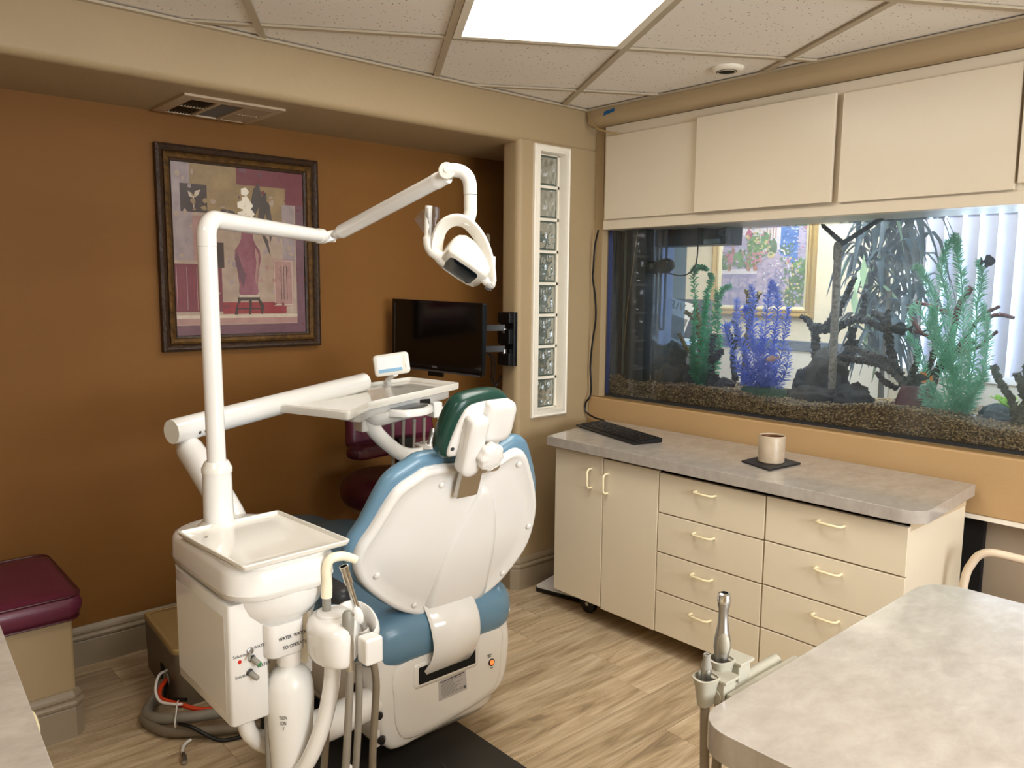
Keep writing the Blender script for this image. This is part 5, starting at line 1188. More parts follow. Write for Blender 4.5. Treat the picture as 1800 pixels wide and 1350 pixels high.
vpatch(7, [(.14, .72), (.20, .82), (.42, .66), (.38, .60)]); vpatch(11, [(.16, .72), (.21, .80), (.26, .76), (.22, .68)]); vpatch(11, [(.28, .66), (.32, .72), (.38, .67), (.34, .62)])
vpatch(8, [(.40, .28), (.56, .46), (.72, .47), (.80, .40), (.72, .30), (.80, .02), (.50, .02), (.42, .18)])
vpatch(12, [(.58, .02), (.80, .02), (.74, .30), (.66, .36)])
vrect(7, 0, .44, .30, .345); vrect(12, 0, .44, .0, .30)
for i in range(8): vrect(8, .02 + (i % 4) * .11, .10 + (i % 4) * .11, .05 + (i // 4) * .13, .13 + (i // 4) * .13)
for k, (mi, u, v, a, b) in enumerate(((4, .05, .42, .07, .08), (3, .22, .44, .09, .09), (3, .40, .56, .09, .10), (3, .53, .60, .06, .08), (4, .62, .55, .05, .07), (4, .78, .52, .08, .06), (3, .36, .42, .05, .06), (4, .92, .22, .12, .22), (4, .84, .10, .10, .10), (3, .94, .38, .08, .06), (5, .10, .46, .045, .05), (5, .43, .44, .06, .05), (10, .60, .47, .05, .03), (5, .34, .45, .03, .03), (5, .80, .42, .03, .02))): blob(mi, u, v, a, b, seed=k)
for u in (.10, .34, .42): vpatch(9, [(u - .03, .40), (u + .03, .40), (u + .02, .33), (u - .02, .33)])
for (u0, v0), (u1, v1) in (((.66, .52), (.74, .50)), ((.74, .50), (.77, .42)), ((.77, .42), (.84, .27))): vpatch(7, [(u0, v0), (u0 + .012, v0 + .012), (u1 + .012, v1 + .01), (u1, v1)])
vpatch(7, [(.815, .70), (.825, .76), (.83, .70)])
rd = random.Random(8); lev[0] += 1
def dab(mi, u, v, w, h):
    a = rd.uniform(0, PI); pr.cur = mi; z = .0068 + lev[0] * .00008 + rd.uniform(0, .0006)
    pts = [(u + w * math.cos(a + k) * rd.uniform(.7, 1.2), v + h * math.sin(a + k) * rd.uniform(.7, 1.2)) for k in (0, 1.2, 2.4, 3.6, 4.8)]
    pr.add([((x - .5) * VI, (y - .5) * VJ, z) for x, y in pts], [(0, 1, 2, 3, 4)], TV)
for (u0, u1, v0, v1, pal, n_) in ((0, .46, .36, .52, (3, 3, 4, 4, 5, 0), 150), (.30, .60, .46, .68, (3, 4, 3, 10, 5), 110), (.72, 1, .02, .45, (4, 3, 4, 12, 10, 0), 190), (.44, .80, .03, .46, (8, 8, 0, 12, 7, 8), 170), (.02, .44, .0, .30, (12, 0, 8, 12), 120), (.70, .92, .46, .80, (1, 1, 2, 1), 70), (.34, .70, .70, .98, (7, 6, 12, 7, 10), 90), (0, .30, .52, 1, (0, 12, 7, 0, 8), 100), (.90, 1, .45, 1, (0, 8, 5, 0), 50), (.55, .95, .80, 1, (2, 2, 7), 60), (.05, .16, .42, .50, (5, 5, 11), 20), (.36, .50, .40, .50, (5, 5, 11, 6), 30)):
    for _ in range(n_): dab(rd.choice(pal), rd.uniform(u0, u1), rd.uniform(v0, v1), rd.uniform(.008, .022), rd.uniform(.006, .016))
pr.build('canvas', vm, vp, smooth=0)

# magazine rack with magazines
mr = thing('magazine_rack', 'dark magazine rack behind the left end of the aquarium', 'rack', (1.55, .63, .90))
MB().box(1.50, 1.53, .45, .86, .0, 1.03).box(1.66, 1.69, .45, .86, 0, 1.33).box(1.53, 1.66, .45, .86, .90, .92).build('rack_body', pm('rack_dark', '#4b4d58', .5), mr)
mg = thing('magazine', 'white magazine with large capital title standing in the dark rack', 'magazine', (1.6, .66, 1.0))
TMg = basis((1.585, .672, 1.185), (0, -.97, -.23), (.25, -.22, .94), (-.96, -.06, .26))
MB().box(-.10, .10, -.14, .14, -.004, .0, TMg).build('cover', pm('magazine_white', '#e7e4e2', .3, var=(7, '#b9b3ae', .5)), mg)
text('RIV', .075, TMg @ Matrix.Translation((-.03, .095, .0004)), M['ink'], mg, 'title', .13)
MB().box(-.07, .09, -.12, .03, 0, .0006, TMg).build('cover_photo', pm('magazine_photo', '#8d8580', .3, var=(16, '#3f3a3a', .9)), mg)
mg2 = thing('magazine', 'blue and white magazine lying flat at the foot of the rack', 'magazine', (1.56, .56, 1.03))
TM2 = basis((1.60, .58, 1.04), (.3, -.95, 0), (.9, .28, .3), (-.28, -.09, .95))
MB().box(-.10, .10, -.13, .13, -.006, .0, TM2).build('cover', pm('magazine_pale_blue', '#cfe0ec', .3), mg2)
MB().box(-.05, .06, -.09, .02, 0, .0006, TM2).build('cover_photo', pm('magazine_blue', '#4f86bb', .3, var=(20, '#b8d2e6', .8)), mg2)

# potted palm in front of the blinds
random.seed(21)
pp = thing('potted_palm', 'tall dark-leaved potted palm before the waiting room window', 'plant', (1.72, -.70, 0))
MB().lathe([(.10, .0), (.15, .02), (.18, .42), (.19, .45), (.17, .45), (.165, .40), (0, .40)], 28, c=(1.72, -.70, 0)).build('pot', pm('pot_grey', '#5c646e', .5), pp)
leafm = pm('palm_leaf_blue_green', '#2c4050', .45, var=(9, '#44606f', .7))
leafl = pm('palm_leaf_lit', '#9fc7a0', .4, var=(9, '#c9e2bb', .6))  # paler leaf copy: light on single leaves put into the colour
for i in range(3): MB().tube(spline([(1.72 + .03 * (i - 1), -.70, .4), (1.72 + .05 * (i - 1), -.70 + .02 * i, .9), (1.72 + .06 * (i - 1), -.72 + .04 * i, 1.4 + .08 * i)]), .014, 8).build('stem', pm('palm_stem', '#5b5246', .6), pp)
for i in range(150):
    a = random.uniform(0, 2 * PI); ln = random.uniform(.16, .34); z0 = random.uniform(1.0, 1.80); rise = ln * random.uniform(.35, .8)
    bx, by = 1.72 + random.uniform(-.05, .05), -.68 + random.uniform(-.15, .15); d = Vector((math.cos(a) * .6, math.sin(a), 0)); sd_ = Vector((-d.y, d.x, 0)).normalized()
    mbl = MB(); ctr = []; N = 7
    for s in range(N + 1):
        t = s / N; p = Vector((bx, by, z0)) + d * (ln * t) + Vector((0, 0, rise * math.sin(t * 2.3) - ln * 1.0 * t * t * t)); w = .022 * math.sin(PI * min(1, t * .93 + .06)) ** .8
        ctr.append((p - sd_ * w, p + Vector((0, 0, .010)), p + sd_ * w))
    vs_ = [q for c in ctr for q in c]; fs_ = []
    for s in range(N):
        for e in (0, 1): fs_.append((s * 3 + e, s * 3 + e + 1, s * 3 + e + 4, s * 3 + e + 3))
    mbl.add(vs_, fs_); mbl.build('leaf', leafm if i % 14 else leafl, pp, smooth=80)
for i, (y, z, h) in enumerate(((-.64, 1.40, .20), (-.60, 1.26, .16))):
    mbl = MB().add([(1.50, y, z), (1.50, y - .022, z + h * .5), (1.49, y, z + h), (1.50, y + .022, z + h * .5), (1.507, y, z + h * .5)], [(0, 1, 4), (1, 2, 4), (2, 3, 4), (3, 0, 4)]); mbl.build('lit_leaf', leafl, pp, smooth=80)

# ------------------------------------------------------------------ aquarium
TY0, TY1, TX0, TX1, TZ0, TZ1 = -2.58, -.058, .058, .50, .8765, 1.70
aq = thing('aquarium', 'long built-in glass aquarium with scratched panes and gravel bed', 'aquarium', (.28, -1.3, TZ0))
MB().box(TX0, TX0 + .008, TY0, TY1, TZ0, TZ1).build('front_pane', M['tank_glass'], aq, smooth=0)
MB().box(TX1 - .008, TX1, TY0, TY1 + .2, TZ0, TZ1).build('back_pane', M['tank_back'], aq, smooth=0)
MB().box(TX0, TX1, TY0, TY1, TZ0, TZ0 + .012).build('bottom_pane', M['darkgrey'], aq, smooth=0)
MB().box(TX0 + .008, TX0 + .020, TY1 - .012, TY1, TZ0 + .012, TZ1).build('end_seal', pm('seal_blue', '#3c56a8', .3), aq)
MB().box(TX0 + .02, TX1 - .01, TY1 - .010, TY1, TZ0 + .012, TZ1).build('end_pane', M['acrylic'], aq, smooth=0)
MB().box(TX0 + .009, TX1 - .009, TY0 + .01, TY1 - .012, 1.684, 1.685).build('water', M['water'], aq, smooth=0)
MB().box(TX1 - .06, TX1 - .008, TY0, TY1, 1.694, 1.704).build('rear_brace', M['white_frame'], aq)
# gravel: solid bed plus loose stones against the pane and on top
def bed(x, y):
    t = (x - TX0) / (TX1 - TX0)
    h = .975 + .012 * math.sin(y * 3.1 + 1) + .010 * math.sin(y * 7.7) - .018 * max(0, (-y - 1.25)) / .6
    return h - .012 * t + .006 * math.sin(x * 21 + y * 9)
gb = MB(); nx, ny = 8, 90; vs_ = []
for i in range(nx + 1):
    for j in range(ny + 1):
        x = TX0 + .019 + (TX1 - TX0 - .030) * i / nx; y = TY1 - .014 + (TY0 - TY1 + .026) * j / ny
        vs_.append((x, y, bed(x, y) - .004))
fs_ = [(i * (ny + 1) + j, i * (ny + 1) + j + 1, (i + 1) * (ny + 1) + j + 1, (i + 1) * (ny + 1) + j) for i in range(nx) for j in range(ny)]
gb.add(vs_, fs_)
front = [vs_[j] for j in range(ny + 1)]; lo = [(p[0], p[1], TZ0 + .012) for p in front]
gb.add(front + lo, [(j, j + 1, ny + 2 + j, ny + 1 + j) for j in range(ny)])
grm = pm('gravel', '#8d734f', .6, var=(150, '#4f3d27', .9, 3.), bump=(160, .6))
gb.build('gravel_bed', grm, aq, kind='stuff')
import numpy as np
rng = np.random.default_rng(4)
def pebble_set(pts, r0, r1, mats, name):
    base = np.array([(1, 0, 0), (-1, 0, 0), (0, 1, 0), (0, -1, 0), (0, 0, 1), (0, 0, -1), (.6, .6, .5), (-.6, .6, .5), (-.6, -.6, .5), (.6, -.6, .5), (.6, .6, -.5), (-.6, .6, -.5), (-.6, -.6, -.5), (.6, -.6, -.5)])
    tri = [(4, 6, 7), (4, 7, 8), (4, 8, 9), (4, 9, 6), (5, 11, 10), (5, 12, 11), (5, 13, 12), (5, 10, 13), (0, 6, 9), (0, 9, 13), (0, 13, 10), (0, 10, 6), (1, 8, 7), (1, 7, 11), (1, 11, 12), (1, 12, 8), (2, 7, 6), (2, 6, 10), (2, 10, 11), (2, 11, 7), (3, 9, 8), (3, 8, 12), (3, 12, 13), (3, 13, 9)]
    N = len(pts); P = np.array(pts); s = rng.uniform(r0, r1, (N, 1, 1)); j = rng.uniform(.7, 1.3, (N, 14, 3))
    an = rng.uniform(0, 2 * np.pi, N); ca, sa_ = np.cos(an), np.sin(an)
    v = base[None] * j * s; x = v[..., 0] * ca[:, None] - v[..., 1] * sa_[:, None]; y = v[..., 0] * sa_[:, None] + v[..., 1] * ca[:, None]
    v = np.stack([x, y, v[..., 2] * .85], -1) + P[:, None, :]
    f = (np.array(tri)[None] + (np.arange(N) * 14)[:, None, None]).reshape(-1, 3)
    me = bpy.data.meshes.new(name); me.from_pydata(v.reshape(-1, 3).tolist(), [], f.tolist())
    for m_ in mats: me.materials.append(m_)
    me.polygons.foreach_set('material_index', np.repeat(rng.integers(0, len(mats), N), len(tri)).astype(np.int32))
    o = bpy.data.objects.new(name, me); COL.objects.link(o); o.parent = aq; o.location = -wl(aq); o['kind'] = 'stuff'; return o
pts = []
for i in range(6500):
    y = rng.uniform(TY0 + .02, TY1 - .02); x = TX0 + .0125 + rng.uniform(0, .0055); pts.append((x, y, rng.uniform(TZ0 + .014, bed(x, y) + .001)))
for i in range(3800):
    x = rng.uniform(TX0 + .016, TX1 - .02); y = rng.uniform(TY0 + .02, TY1 - .02); pts.append((x, y, bed(x, y) - .001))
pebble_set(pts, .0028, .0046, [pm('pebble_' + n_, c_, .5) for n_, c_ in (('tan', '#b3976c'), ('brown', '#8c724e'), ('dark', '#584630'), ('light', '#c9b085'), ('olive', '#9a8456'))], 'gravel')

# black overflow tower and smoked siphon box
ot = thing('overflow_tower', 'black overflow tower at the left end of the aquarium', 'filter', (.20, -.19, TZ0 + .012))
MB().box(.092, .15, -.262, -.128, TZ0 + .012, 1.69).build('tower', M['black'], ot, bevel=.003)
MB().box(.088, .092, -.146, -.134, .99, 1.69).build('edge_strip', pm('algae_strip', '#5d6a5c', .4, var=(30, '#2b322c', .8)), ot)
for i in range(4): MB().box(.14, .40, -.068 - i * .0135, -.062 - i * .0135, .96, 1.69).build('rib', pm('navy_panel', '#141a2a', .4), ot)
MB().tube([(.0885, -.215, 1.69), (.088, -.160, 1.30), (.0885, -.145, 1.10)], .0016, 6).build('air_line', M['utility'], ot)
sx = thing('siphon_box', 'smoked clear siphon box beside the black overflow tower', 'filter', (.2, -.32, .98))
MB().box(.155, .30, -.340, -.263, .962, 1.69).build('box', M['acrylic'], sx, smooth=0)
MB().tube(spline([(.19, -.275, 1.68), (.19, -.275, 1.25), (.19, -.281, 1.215), (.19, -.295, 1.215), (.19, -.30, 1.25), (.19, -.305, 1.68)]), .006, 8).build('siphon_tube', pm('siphon_clear', '#8fa0b0', .2), sx)
pu = thing('circulation_pump', 'black round circulation pump on a suction bracket', 'pump', (.14, -.33, 1.50))
MB().lathe([(.026, -.05), (.030, -.03), (.024, -.02), (.030, .0), (.034, .02), (.033, .05), (.022, .072), (0, .076)], 20, rot_to((.115, -.325, 1.503), (-.05, -1, .10))).build('motor', M['black'], pu)
MB().lathe([(.016, 0), (.030, .006), (.030, .020), (.022, .03), (.018, .04)], 18, rot_to((.115, -.263, 1.502), (0, -1, 0))).build('suction_bracket', M['black'], pu)
MB().ell((.098, -.385, 1.519), (.010, .008, .009), None, 8, 6).build('white_deposit', M['white_matt'], pu)
MB().tube(spline([(.12, -.36, 1.475), (.14, -.42, 1.462), (.16, -.46, 1.475), (.17, -.49, 1.53), (.17, -.492, 1.69)]), .0032, 8).build('cable', M['black'], pu)
fb = thing('filter_box', 'black hang-on filter box at the top of the aquarium', 'filter', (.3, -.43, 1.60))
MB().box(.20, .33, -.49, -.245, 1.600, 1.696).build('box', M['black'], fb, bevel=.003)
MB().box(.20, .33, -.612, -.490, 1.600, 1.6045).box(.20, .33, -.612, -.490, 1.69, 1.696).box(.32, .33, -.612, -.49, 1.60, 1.69).box(.20, .33, -.616, -.612, 1.60, 1.696).build('open_end', M['black'], fb)
MB().tube([(.26, -.55, 1.655), (.30, -.55, 1.655)], .012, 12).build('outlet', M['darkgrey'], fb)
MB().box(.21, .31, -.58, -.495, 1.605, 1.625).build('sponge', pm('sponge_blue_grey', '#7d97ab', .7), fb)

# rocks
def rock(c, r, seed, label, mat, group='dark rocks on the aquarium gravel'):
    bm = bmesh.new(); bmesh.ops.create_icosphere(bm, subdivisions=4, radius=1)
    for v in bm.verts:
        n_ = v.co.normalized(); o_ = Vector((seed * 3.1, seed * 1.7, 0))
        d_ = 1 + .30 * mnoise.noise(n_ * 1.6 + o_) + .20 * mnoise.noise(n_ * 4 + o_) + .10 * mnoise.noise(n_ * 10 + o_)
        v.co = Vector((n_.x * r[0], n_.y * r[1], n_.z * r[2])) * d_
        if v.co.z < -r[2] * .55: v.co.z = -r[2] * .55
    me = bpy.data.meshes.new('rock'); bm.to_mesh(me); bm.free(); me.polygons.foreach_set('use_smooth', [True] * len(me.polygons)); me.materials.append(mat)
    o = bpy.data.objects.new('rock', me); COL.objects.link(o); o.location = (c[0], c[1], c[2] + r[2] * .5); return tag(o, label, 'rock', group)
rk = pm('rock_brown_black', '#1a1510', .8, var=(22, '#3c3122', .8, 6.), bump=(60, .9))
rk2 = pm('rock_purple_black', '#131117', .8, var=(22, '#26232e', .8, 6.), bump=(60, .9))
rk3 = pm('rock_olive', '#2a2418', .8, var=(18, '#4d4228', .8, 6.), bump=(60, .9))
rock((.21, -.335, .955), (.065, .085, .075), 1, 'olive-brown rock at the foot of the siphon box', rk3)
rock((.225, -.33, 1.035), (.05, .070, .075), 2, 'dark peaked rock on top of the olive rock', rk)
rock((.24, -.43, .955), (.05, .062, .060), 3, 'reddish dark rock between the siphon box and the green plant', rk)
rock((.29, -.985, .955), (.06, .055, .085), 4, 'purple-black rock right of the blue plant', rk2)
rock((.30, -1.06, .960), (.065, .085, .12), 5, 'tallest dark rock left of the speckled pipe', rk)
rock((.22, -1.05, .945), (.05, .115, .045), 6, 'low wide rock lying in front of the speckled pipe', rk)
rock((.23, -1.215, .945), (.06, .075, .06), 7, 'rounded rock right of the speckled pipe', rk)
rock((.26, -.60, .950), (.04, .05, .035), 8, 'small rock between the green and blue plants', rk)
rock((.25, -1.72, .935), (.05, .06, .045), 9, 'grey-blue rock right of the feathery plant', pm('rock_slate', '#36434a', .7, var=(20, '#222a30', .8), bump=(60, .8)))
rock((.33, -1.80, .935), (.06, .07, .05), 10, 'dark rock at the far right end of the aquarium', rk)

# branching corals: knobbly tubes
def branch(mb, p, d, ln, r, depth, rg, spread=.7, knob=.35, gen=3):
    pts = [Vector(p)]; dd_ = Vector(d).normalized(); n_ = 7
    for i in range(n_):
        dd_ = (dd_ + Vector((rg.uniform(-.12, .12), rg.uniform(-.16, .16), rg.uniform(-.02, .12)))).normalized(); pts.append(pts[-1] + dd_ * ln / n_)
    sp_ = spline(pts, 3); rr_ = [r * (1 - .45 * i / len(sp_)) * rg.uniform(1 - knob, 1 + knob * .7) for i in range(len(sp_))]; rr_[-1] *= .4
    mb.tube(sp_, rr_, 7)
    if depth > 0:
        for k in range(rg.randint(2, gen)):
            q = pts[rg.randint(3, n_)]; nd = (dd_ + Vector((rg.uniform(-.5, .5), rg.uniform(-spread, spread) * 1.5, rg.uniform(-.1, .6)))).normalized()
            branch(mb, q, nd, ln * rg.uniform(.55, .85), r * .72, depth - 1, rg, spread, knob, gen)
def coral(name, base, specs, mat, label, seed, bump_=(60, 1.)):
    t = thing(name, label, 'coral', base); rg = random.Random(seed)
    for i, (d, ln, r, dep) in enumerate(specs):
        m_ = MB(); branch(m_, base, d, ln, r, dep, rg); m_.build('branch', mat, t, smooth=50)
    return t
cb = pm('coral_black_brown', '#2a211d', .7, var=(60, '#4a3a30', .7), bump=(120, .8))
cr = pm('coral_maroon', '#6a3030', .7, var=(40, '#3f2220', .8), bump=(120, .8))
cdk = pm('coral_charcoal', '#262525', .7, var=(60, '#3d3a38', .7), bump=(120, .8))
co3 = pm('coral_olive', '#6e5a2e', .7, var=(40, '#8a7640', .7), bump=(120, .8))
def knob_tube(t, name, pts, r, mat, kn=.42, seed=0, k=13):
    rg = random.Random(seed); sp_ = spline(pts, k); n_ = len(sp_)
    P = MB(); P.tube(sp_, [r * (1 - .35 * i / n_) * rg.uniform(1 - kn * .3, 1 + kn * .3) for i in range(n_)], 9)
    P.v = [v + Vector((rg.uniform(-1, 1), rg.uniform(-1, 1), rg.uniform(-1, 1))) * r * kn for v in P.v]
    return P.build(name, mat, t, smooth=35)
# brown coral right of centre
c1 = thing('brown_coral', 'dark brown branching coral with maroon foot left of the feathery green plant', 'coral', (.26, -1.43, .95))
MB().pad(smooth_closed([(.21, -1.385), (.20, -1.45), (.24, -1.50), (.30, -1.48), (.32, -1.42), (.27, -1.37)], 4), [(-.012, .945), (.0, .97), (.012, 1.02), (.022, 1.045)], None).build('foot', cr, c1, smooth=60)
for i, pts in enumerate(([(.26, -1.41, 1.02), (.26, -1.37, 1.08), (.25, -1.30, 1.12), (.24, -1.22, 1.13), (.24, -1.14, 1.135)], [(.26, -1.38, 1.08), (.26, -1.32, 1.13), (.26, -1.24, 1.155), (.26, -1.17, 1.175)], [(.26, -1.36, 1.10), (.26, -1.335, 1.18), (.26, -1.315, 1.25), (.27, -1.29, 1.30), (.27, -1.25, 1.315)], [(.26, -1.335, 1.20), (.26, -1.32, 1.27), (.26, -1.315, 1.33)], [(.27, -1.30, 1.255), (.27, -1.26, 1.27), (.27, -1.235, 1.285)],
                         [(.27, -1.41, 1.05), (.28, -1.425, 1.13), (.28, -1.43, 1.20)], [(.27, -1.43, 1.04), (.27, -1.47, 1.11), (.27, -1.49, 1.18), (.27, -1.495, 1.27)], [(.28, -1.45, 1.06), (.28, -1.52, 1.13), (.28, -1.56, 1.17), (.28, -1.62, 1.23)], [(.26, -1.37, 1.03), (.25, -1.33, 1.05), (.25, -1.29, 1.085)])):
    knob_tube(c1, 'branch', pts, .0165 if i < 3 else .013, cb, seed=i)
# maroon root behind
c2 = thing('driftwood_root', 'slim maroon branching root standing behind the feathery green plant', 'driftwood', (.38, -1.46, .94))
for i, pts in enumerate(([(.38, -1.44, .95), (.38, -1.46, 1.08), (.39, -1.50, 1.20), (.39, -1.52, 1.34), (.39, -1.56, 1.42)], [(.38, -1.47, 1.12), (.38, -1.55, 1.22), (.38, -1.60, 1.31), (.38, -1.66, 1.35)], [(.39, -1.52, 1.30), (.39, -1.44, 1.34), (.39, -1.36, 1.36)], [(.38, -1.49, 1.2), (.37, -1.40, 1.24), (.36, -1.29, 1.26)], [(.37, -1.40, 1.24), (.37, -1.36, 1.30), (.37, -1.345, 1.35)], [(.38, -1.60, 1.3), (.38, -1.66, 1.32), (.38, -1.71, 1.31)], [(.38, -1.52, 1.16), (.38, -1.60, 1.20), (.38, -1.66, 1.26)])):
    knob_tube(c2, 'branch', pts, .016 if i == 0 else .009, cr, .15, seed=20 + i)
# charcoal coral behind the pipe
c3 = thing('charcoal_coral', 'charcoal coral tree behind the speckled pipe', 'coral', (.36, -1.0, .95))
for i, pts in enumerate(([(.36, -.98, .98), (.36, -.985, 1.10), (.36, -.975, 1.20), (.36, -.97, 1.26)], [(.36, -.975, 1.22), (.36, -.94, 1.27), (.36, -.905, 1.29)], [(.36, -.975, 1.23), (.36, -1.02, 1.26), (.36, -1.06, 1.32), (.36, -1.055, 1.42), (.36, -1.045, 1.47)], [(.36, -.98, 1.24), (.36, -1.06, 1.245), (.36, -1.14, 1.285), (.36, -1.20, 1.285)], [(.36, -1.06, 1.29), (.36, -1.10, 1.38), (.36, -1.13, 1.46)], [(.36, -1.17, 1.28), (.36, -1.175, 1.34), (.36, -1.18, 1.39)], [(.36, -.985, 1.14), (.36, -1.03, 1.145), (.36, -1.07, 1.15)], [(.36, -1.12, .98), (.36, -1.10, 1.08), (.36, -1.12, 1.16), (.36, -1.135, 1.25)], [(.36, -1.10, 1.08), (.36, -1.14, 1.14), (.36, -1.155, 1.2)])):
    knob_tube(c3, 'branch', pts, .019 if i in (0, 3, 7) else .0135, cdk, seed=40 + i)
# olive corals
c4 = thing('olive_coral', 'olive-brown forked coral left of the tall green plant', 'coral', (.26, -.44, .98))
for i, pts in enumerate(([(.26, -.45, 1.0), (.26, -.44, 1.09), (.26, -.39, 1.115), (.26, -.36, 1.16), (.25, -.345, 1.19)], [(.26, -.40, 1.11), (.26, -.44, 1.14), (.26, -.47, 1.15)], [(.27, -.47, 1.10), (.27, -.44, 1.22), (.27, -.405, 1.27), (.27, -.365, 1.295)], [(.27, -.45, 1.22), (.27, -.425, 1.31), (.27, -.415, 1.345)])):
    knob_tube(c4, 'branch', pts, .0125, co3, .35, seed=60 + i)
c5 = thing('olive_coral', 'olive forked coral rising behind the blue plant', 'coral', (.36, -.66, .97))
for i, pts in enumerate(([(.36, -.64, .98), (.36, -.64, 1.12), (.36, -.655, 1.25), (.36, -.65, 1.33), (.36, -.635, 1.40)], [(.36, -.65, 1.28), (.36, -.675, 1.34), (.36, -.70, 1.39)], [(.35, -.60, .98), (.35, -.58, 1.10), (.35, -.60, 1.20), (.35, -.575, 1.26)], [(.34, -.585, 1.15), (.34, -.56, 1.2), (.34, -.545, 1.24)])):
    knob_tube(c5, 'branch', pts, .014, co3 if i < 2 else cdk, .35, seed=70 + i)
c6 = thing('dark_coral', 'short rough dark coral between the green and blue plants', 'coral', (.2, -.58, .96))
for i, pts in enumerate(([(.2, -.565, .97), (.2, -.565, 1.05), (.2, -.57, 1.13), (.2, -.58, 1.20)], [(.2, -.565, 1.08), (.2, -.60, 1.11), (.2, -.625, 1.13)], [(.19, -.59, .965), (.19, -.62, .975), (.19, -.64, .985)], [(.19, -.57, .965), (.19, -.60, .99), (.19, -.60, 1.02)])):
    knob_tube(c6, 'branch', pts, .017, rk, .4, seed=80 + i)
c7 = thing('olive_coral', 'olive spiny coral at the right end of the aquarium', 'coral', (.2, -1.80, .94))
for i, pts in enumerate(([(.2, -1.80, .95), (.2, -1.78, 1.03), (.2, -1.74, 1.09), (.2, -1.71, 1.15)], [(.2, -1.81, .95), (.2, -1.82, 1.06), (.2, -1.81, 1.16)], [(.2, -1.815, 1.05), (.2, -1.80, 1.09), (.2, -1.785, 1.13)])):
    knob_tube(c7, 'branch', pts, .015, pm('coral_olive_grey', '#59583f', .7, var=(40, '#38382b', .8), bump=(120, .8)), .35, seed=90 + i)
# speckled pipe with leaf-bladed nozzles
rp = thing('return_pipe', 'speckled grey return pipe with two black jointed nozzles at its top', 'pipe', (.25, -1.11, .95))
spk = pm('pipe_speckled', '#b5aea2', .5, var=(70, '#3a352f', .95, 5.))
MB().tube([(.25, -1.115, .97), (.25, -1.111, 1.25), (.25, -1.108, 1.555)], .0155, 16).build('pipe', spk, rp)
MB().lathe([(.0175, 1.525), (.0185, 1.53), (.0185, 1.578), (.015, 1.592), (0, 1.597)], 18, c=(.25, -1.108, 0)).build('elbow_cap', spk, rp)
for e0, e1, q in (((.25, -1.125, 1.588), (.25, -1.03, 1.668), -1), ((.25, -1.115, 1.582), (.25, -1.29, 1.688), 1)):
    a_, b_ = Vector(e0), Vector(e1); d_ = b_ - a_; up_ = Vector((0, -d_.z, d_.y)).normalized(); nn = 9
    pth = [a_ + d_ * (i / (nn * 2)) for i in range(nn * 2 + 1)]
    MB().tube(pth, [(.0095 if i % 2 else .0125) * (1 - .25 * i / len(pth)) for i in range(len(pth) - 2)] + [.006, .002], 8).build('nozzle', M['black'], rp, smooth=20)
MB().tube([(.25, -1.118, .95), (.25, -1.118, .975)], .02, 14).build('pipe_base', spk, rp)

# plastic plants: fronds of whorled leaves
def frond(t, pts, mat, leaf_l, leaf_w, n_wh, per, droop, rg, stem_r=.002, taper=.5):
    sp_ = spline(pts, 10); N = len(sp_); mb = MB(); mb.tube(sp_[::3] + [sp_[-1]], stem_r, 5)
    NL = n_wh * per; ph = rg.uniform(0, 2 * PI)
    for i in range(NL):
        q = min(.998, max(0, (i + .5 + rg.uniform(-1.5, 1.5)) / NL)); f_ = q * (N - 1); a_ = int(f_); p = sp_[a_].lerp(sp_[min(a_ + 1, N - 1)], f_ - a_); tn = (sp_[min(a_ + 2, N - 1)] - sp_[max(a_ - 2, 0)]).normalized()
        s0 = tn.orthogonal().normalized(); s1 = tn.cross(s0); an = ph + i * 2.4 + rg.uniform(-.4, .4)
        L_ = leaf_l * (1 - taper * q * q) * rg.uniform(.75, 1.2); dr = droop + rg.uniform(-.2, .2)
        o_ = s0 * math.cos(an) + s1 * math.sin(an); sd_ = tn.cross(o_) * leaf_w * .5 * rg.uniform(.8, 1.2)
        m1 = p + o_ * L_ * .5 + tn * L_ * .50; m2 = p + o_ * L_ * .95 + tn * L_ * (.55 - dr)
        mb.add([p, m1 - sd_, m2, m1 + sd_], [(0, 1, 2), (0, 2, 3)])
    return mb.build('frond', mat, t, smooth=0)
def leafmat(name, a, b):
    t = NT(name); p = t.n('BsdfPrincipled', i_Roughness=.4); tr = t.n('BsdfTranslucent'); tc = t.n('TexCoord'); nz = t.n('TexNoise', i_Scale=25.); t.l(tc, 'Object', nz, 'Vector')
    mx = t.n('Mix', data_type='RGBA'); mx.inputs['A'].default_value = lin(a); mx.inputs['B'].default_value = lin(b); t.l(nz, 0, mx, 'Factor')
    t.l(mx, 'Result', p, 'Base Color'); t.l(mx, 'Result', tr, 0); ms = t.n('MixShader'); ms.inputs[0].default_value = .6; t.l(p, 0, ms, 1); t.l(tr, 0, ms, 2)
    return t.out(ms)
g1, g2, g3 = leafmat('leaf_green', '#3a9f68', '#7fdcae'), leafmat('leaf_blue', '#4a6fe0', '#a8c0fa'), leafmat('leaf_teal', '#6cc2a0', '#d2fbea')
rg = random.Random(5)
P1 = thing('green_plastic_plant', 'bright green small-leaved plastic plant left of the blue plant', 'aquarium plant', (.2, -.52, .97))
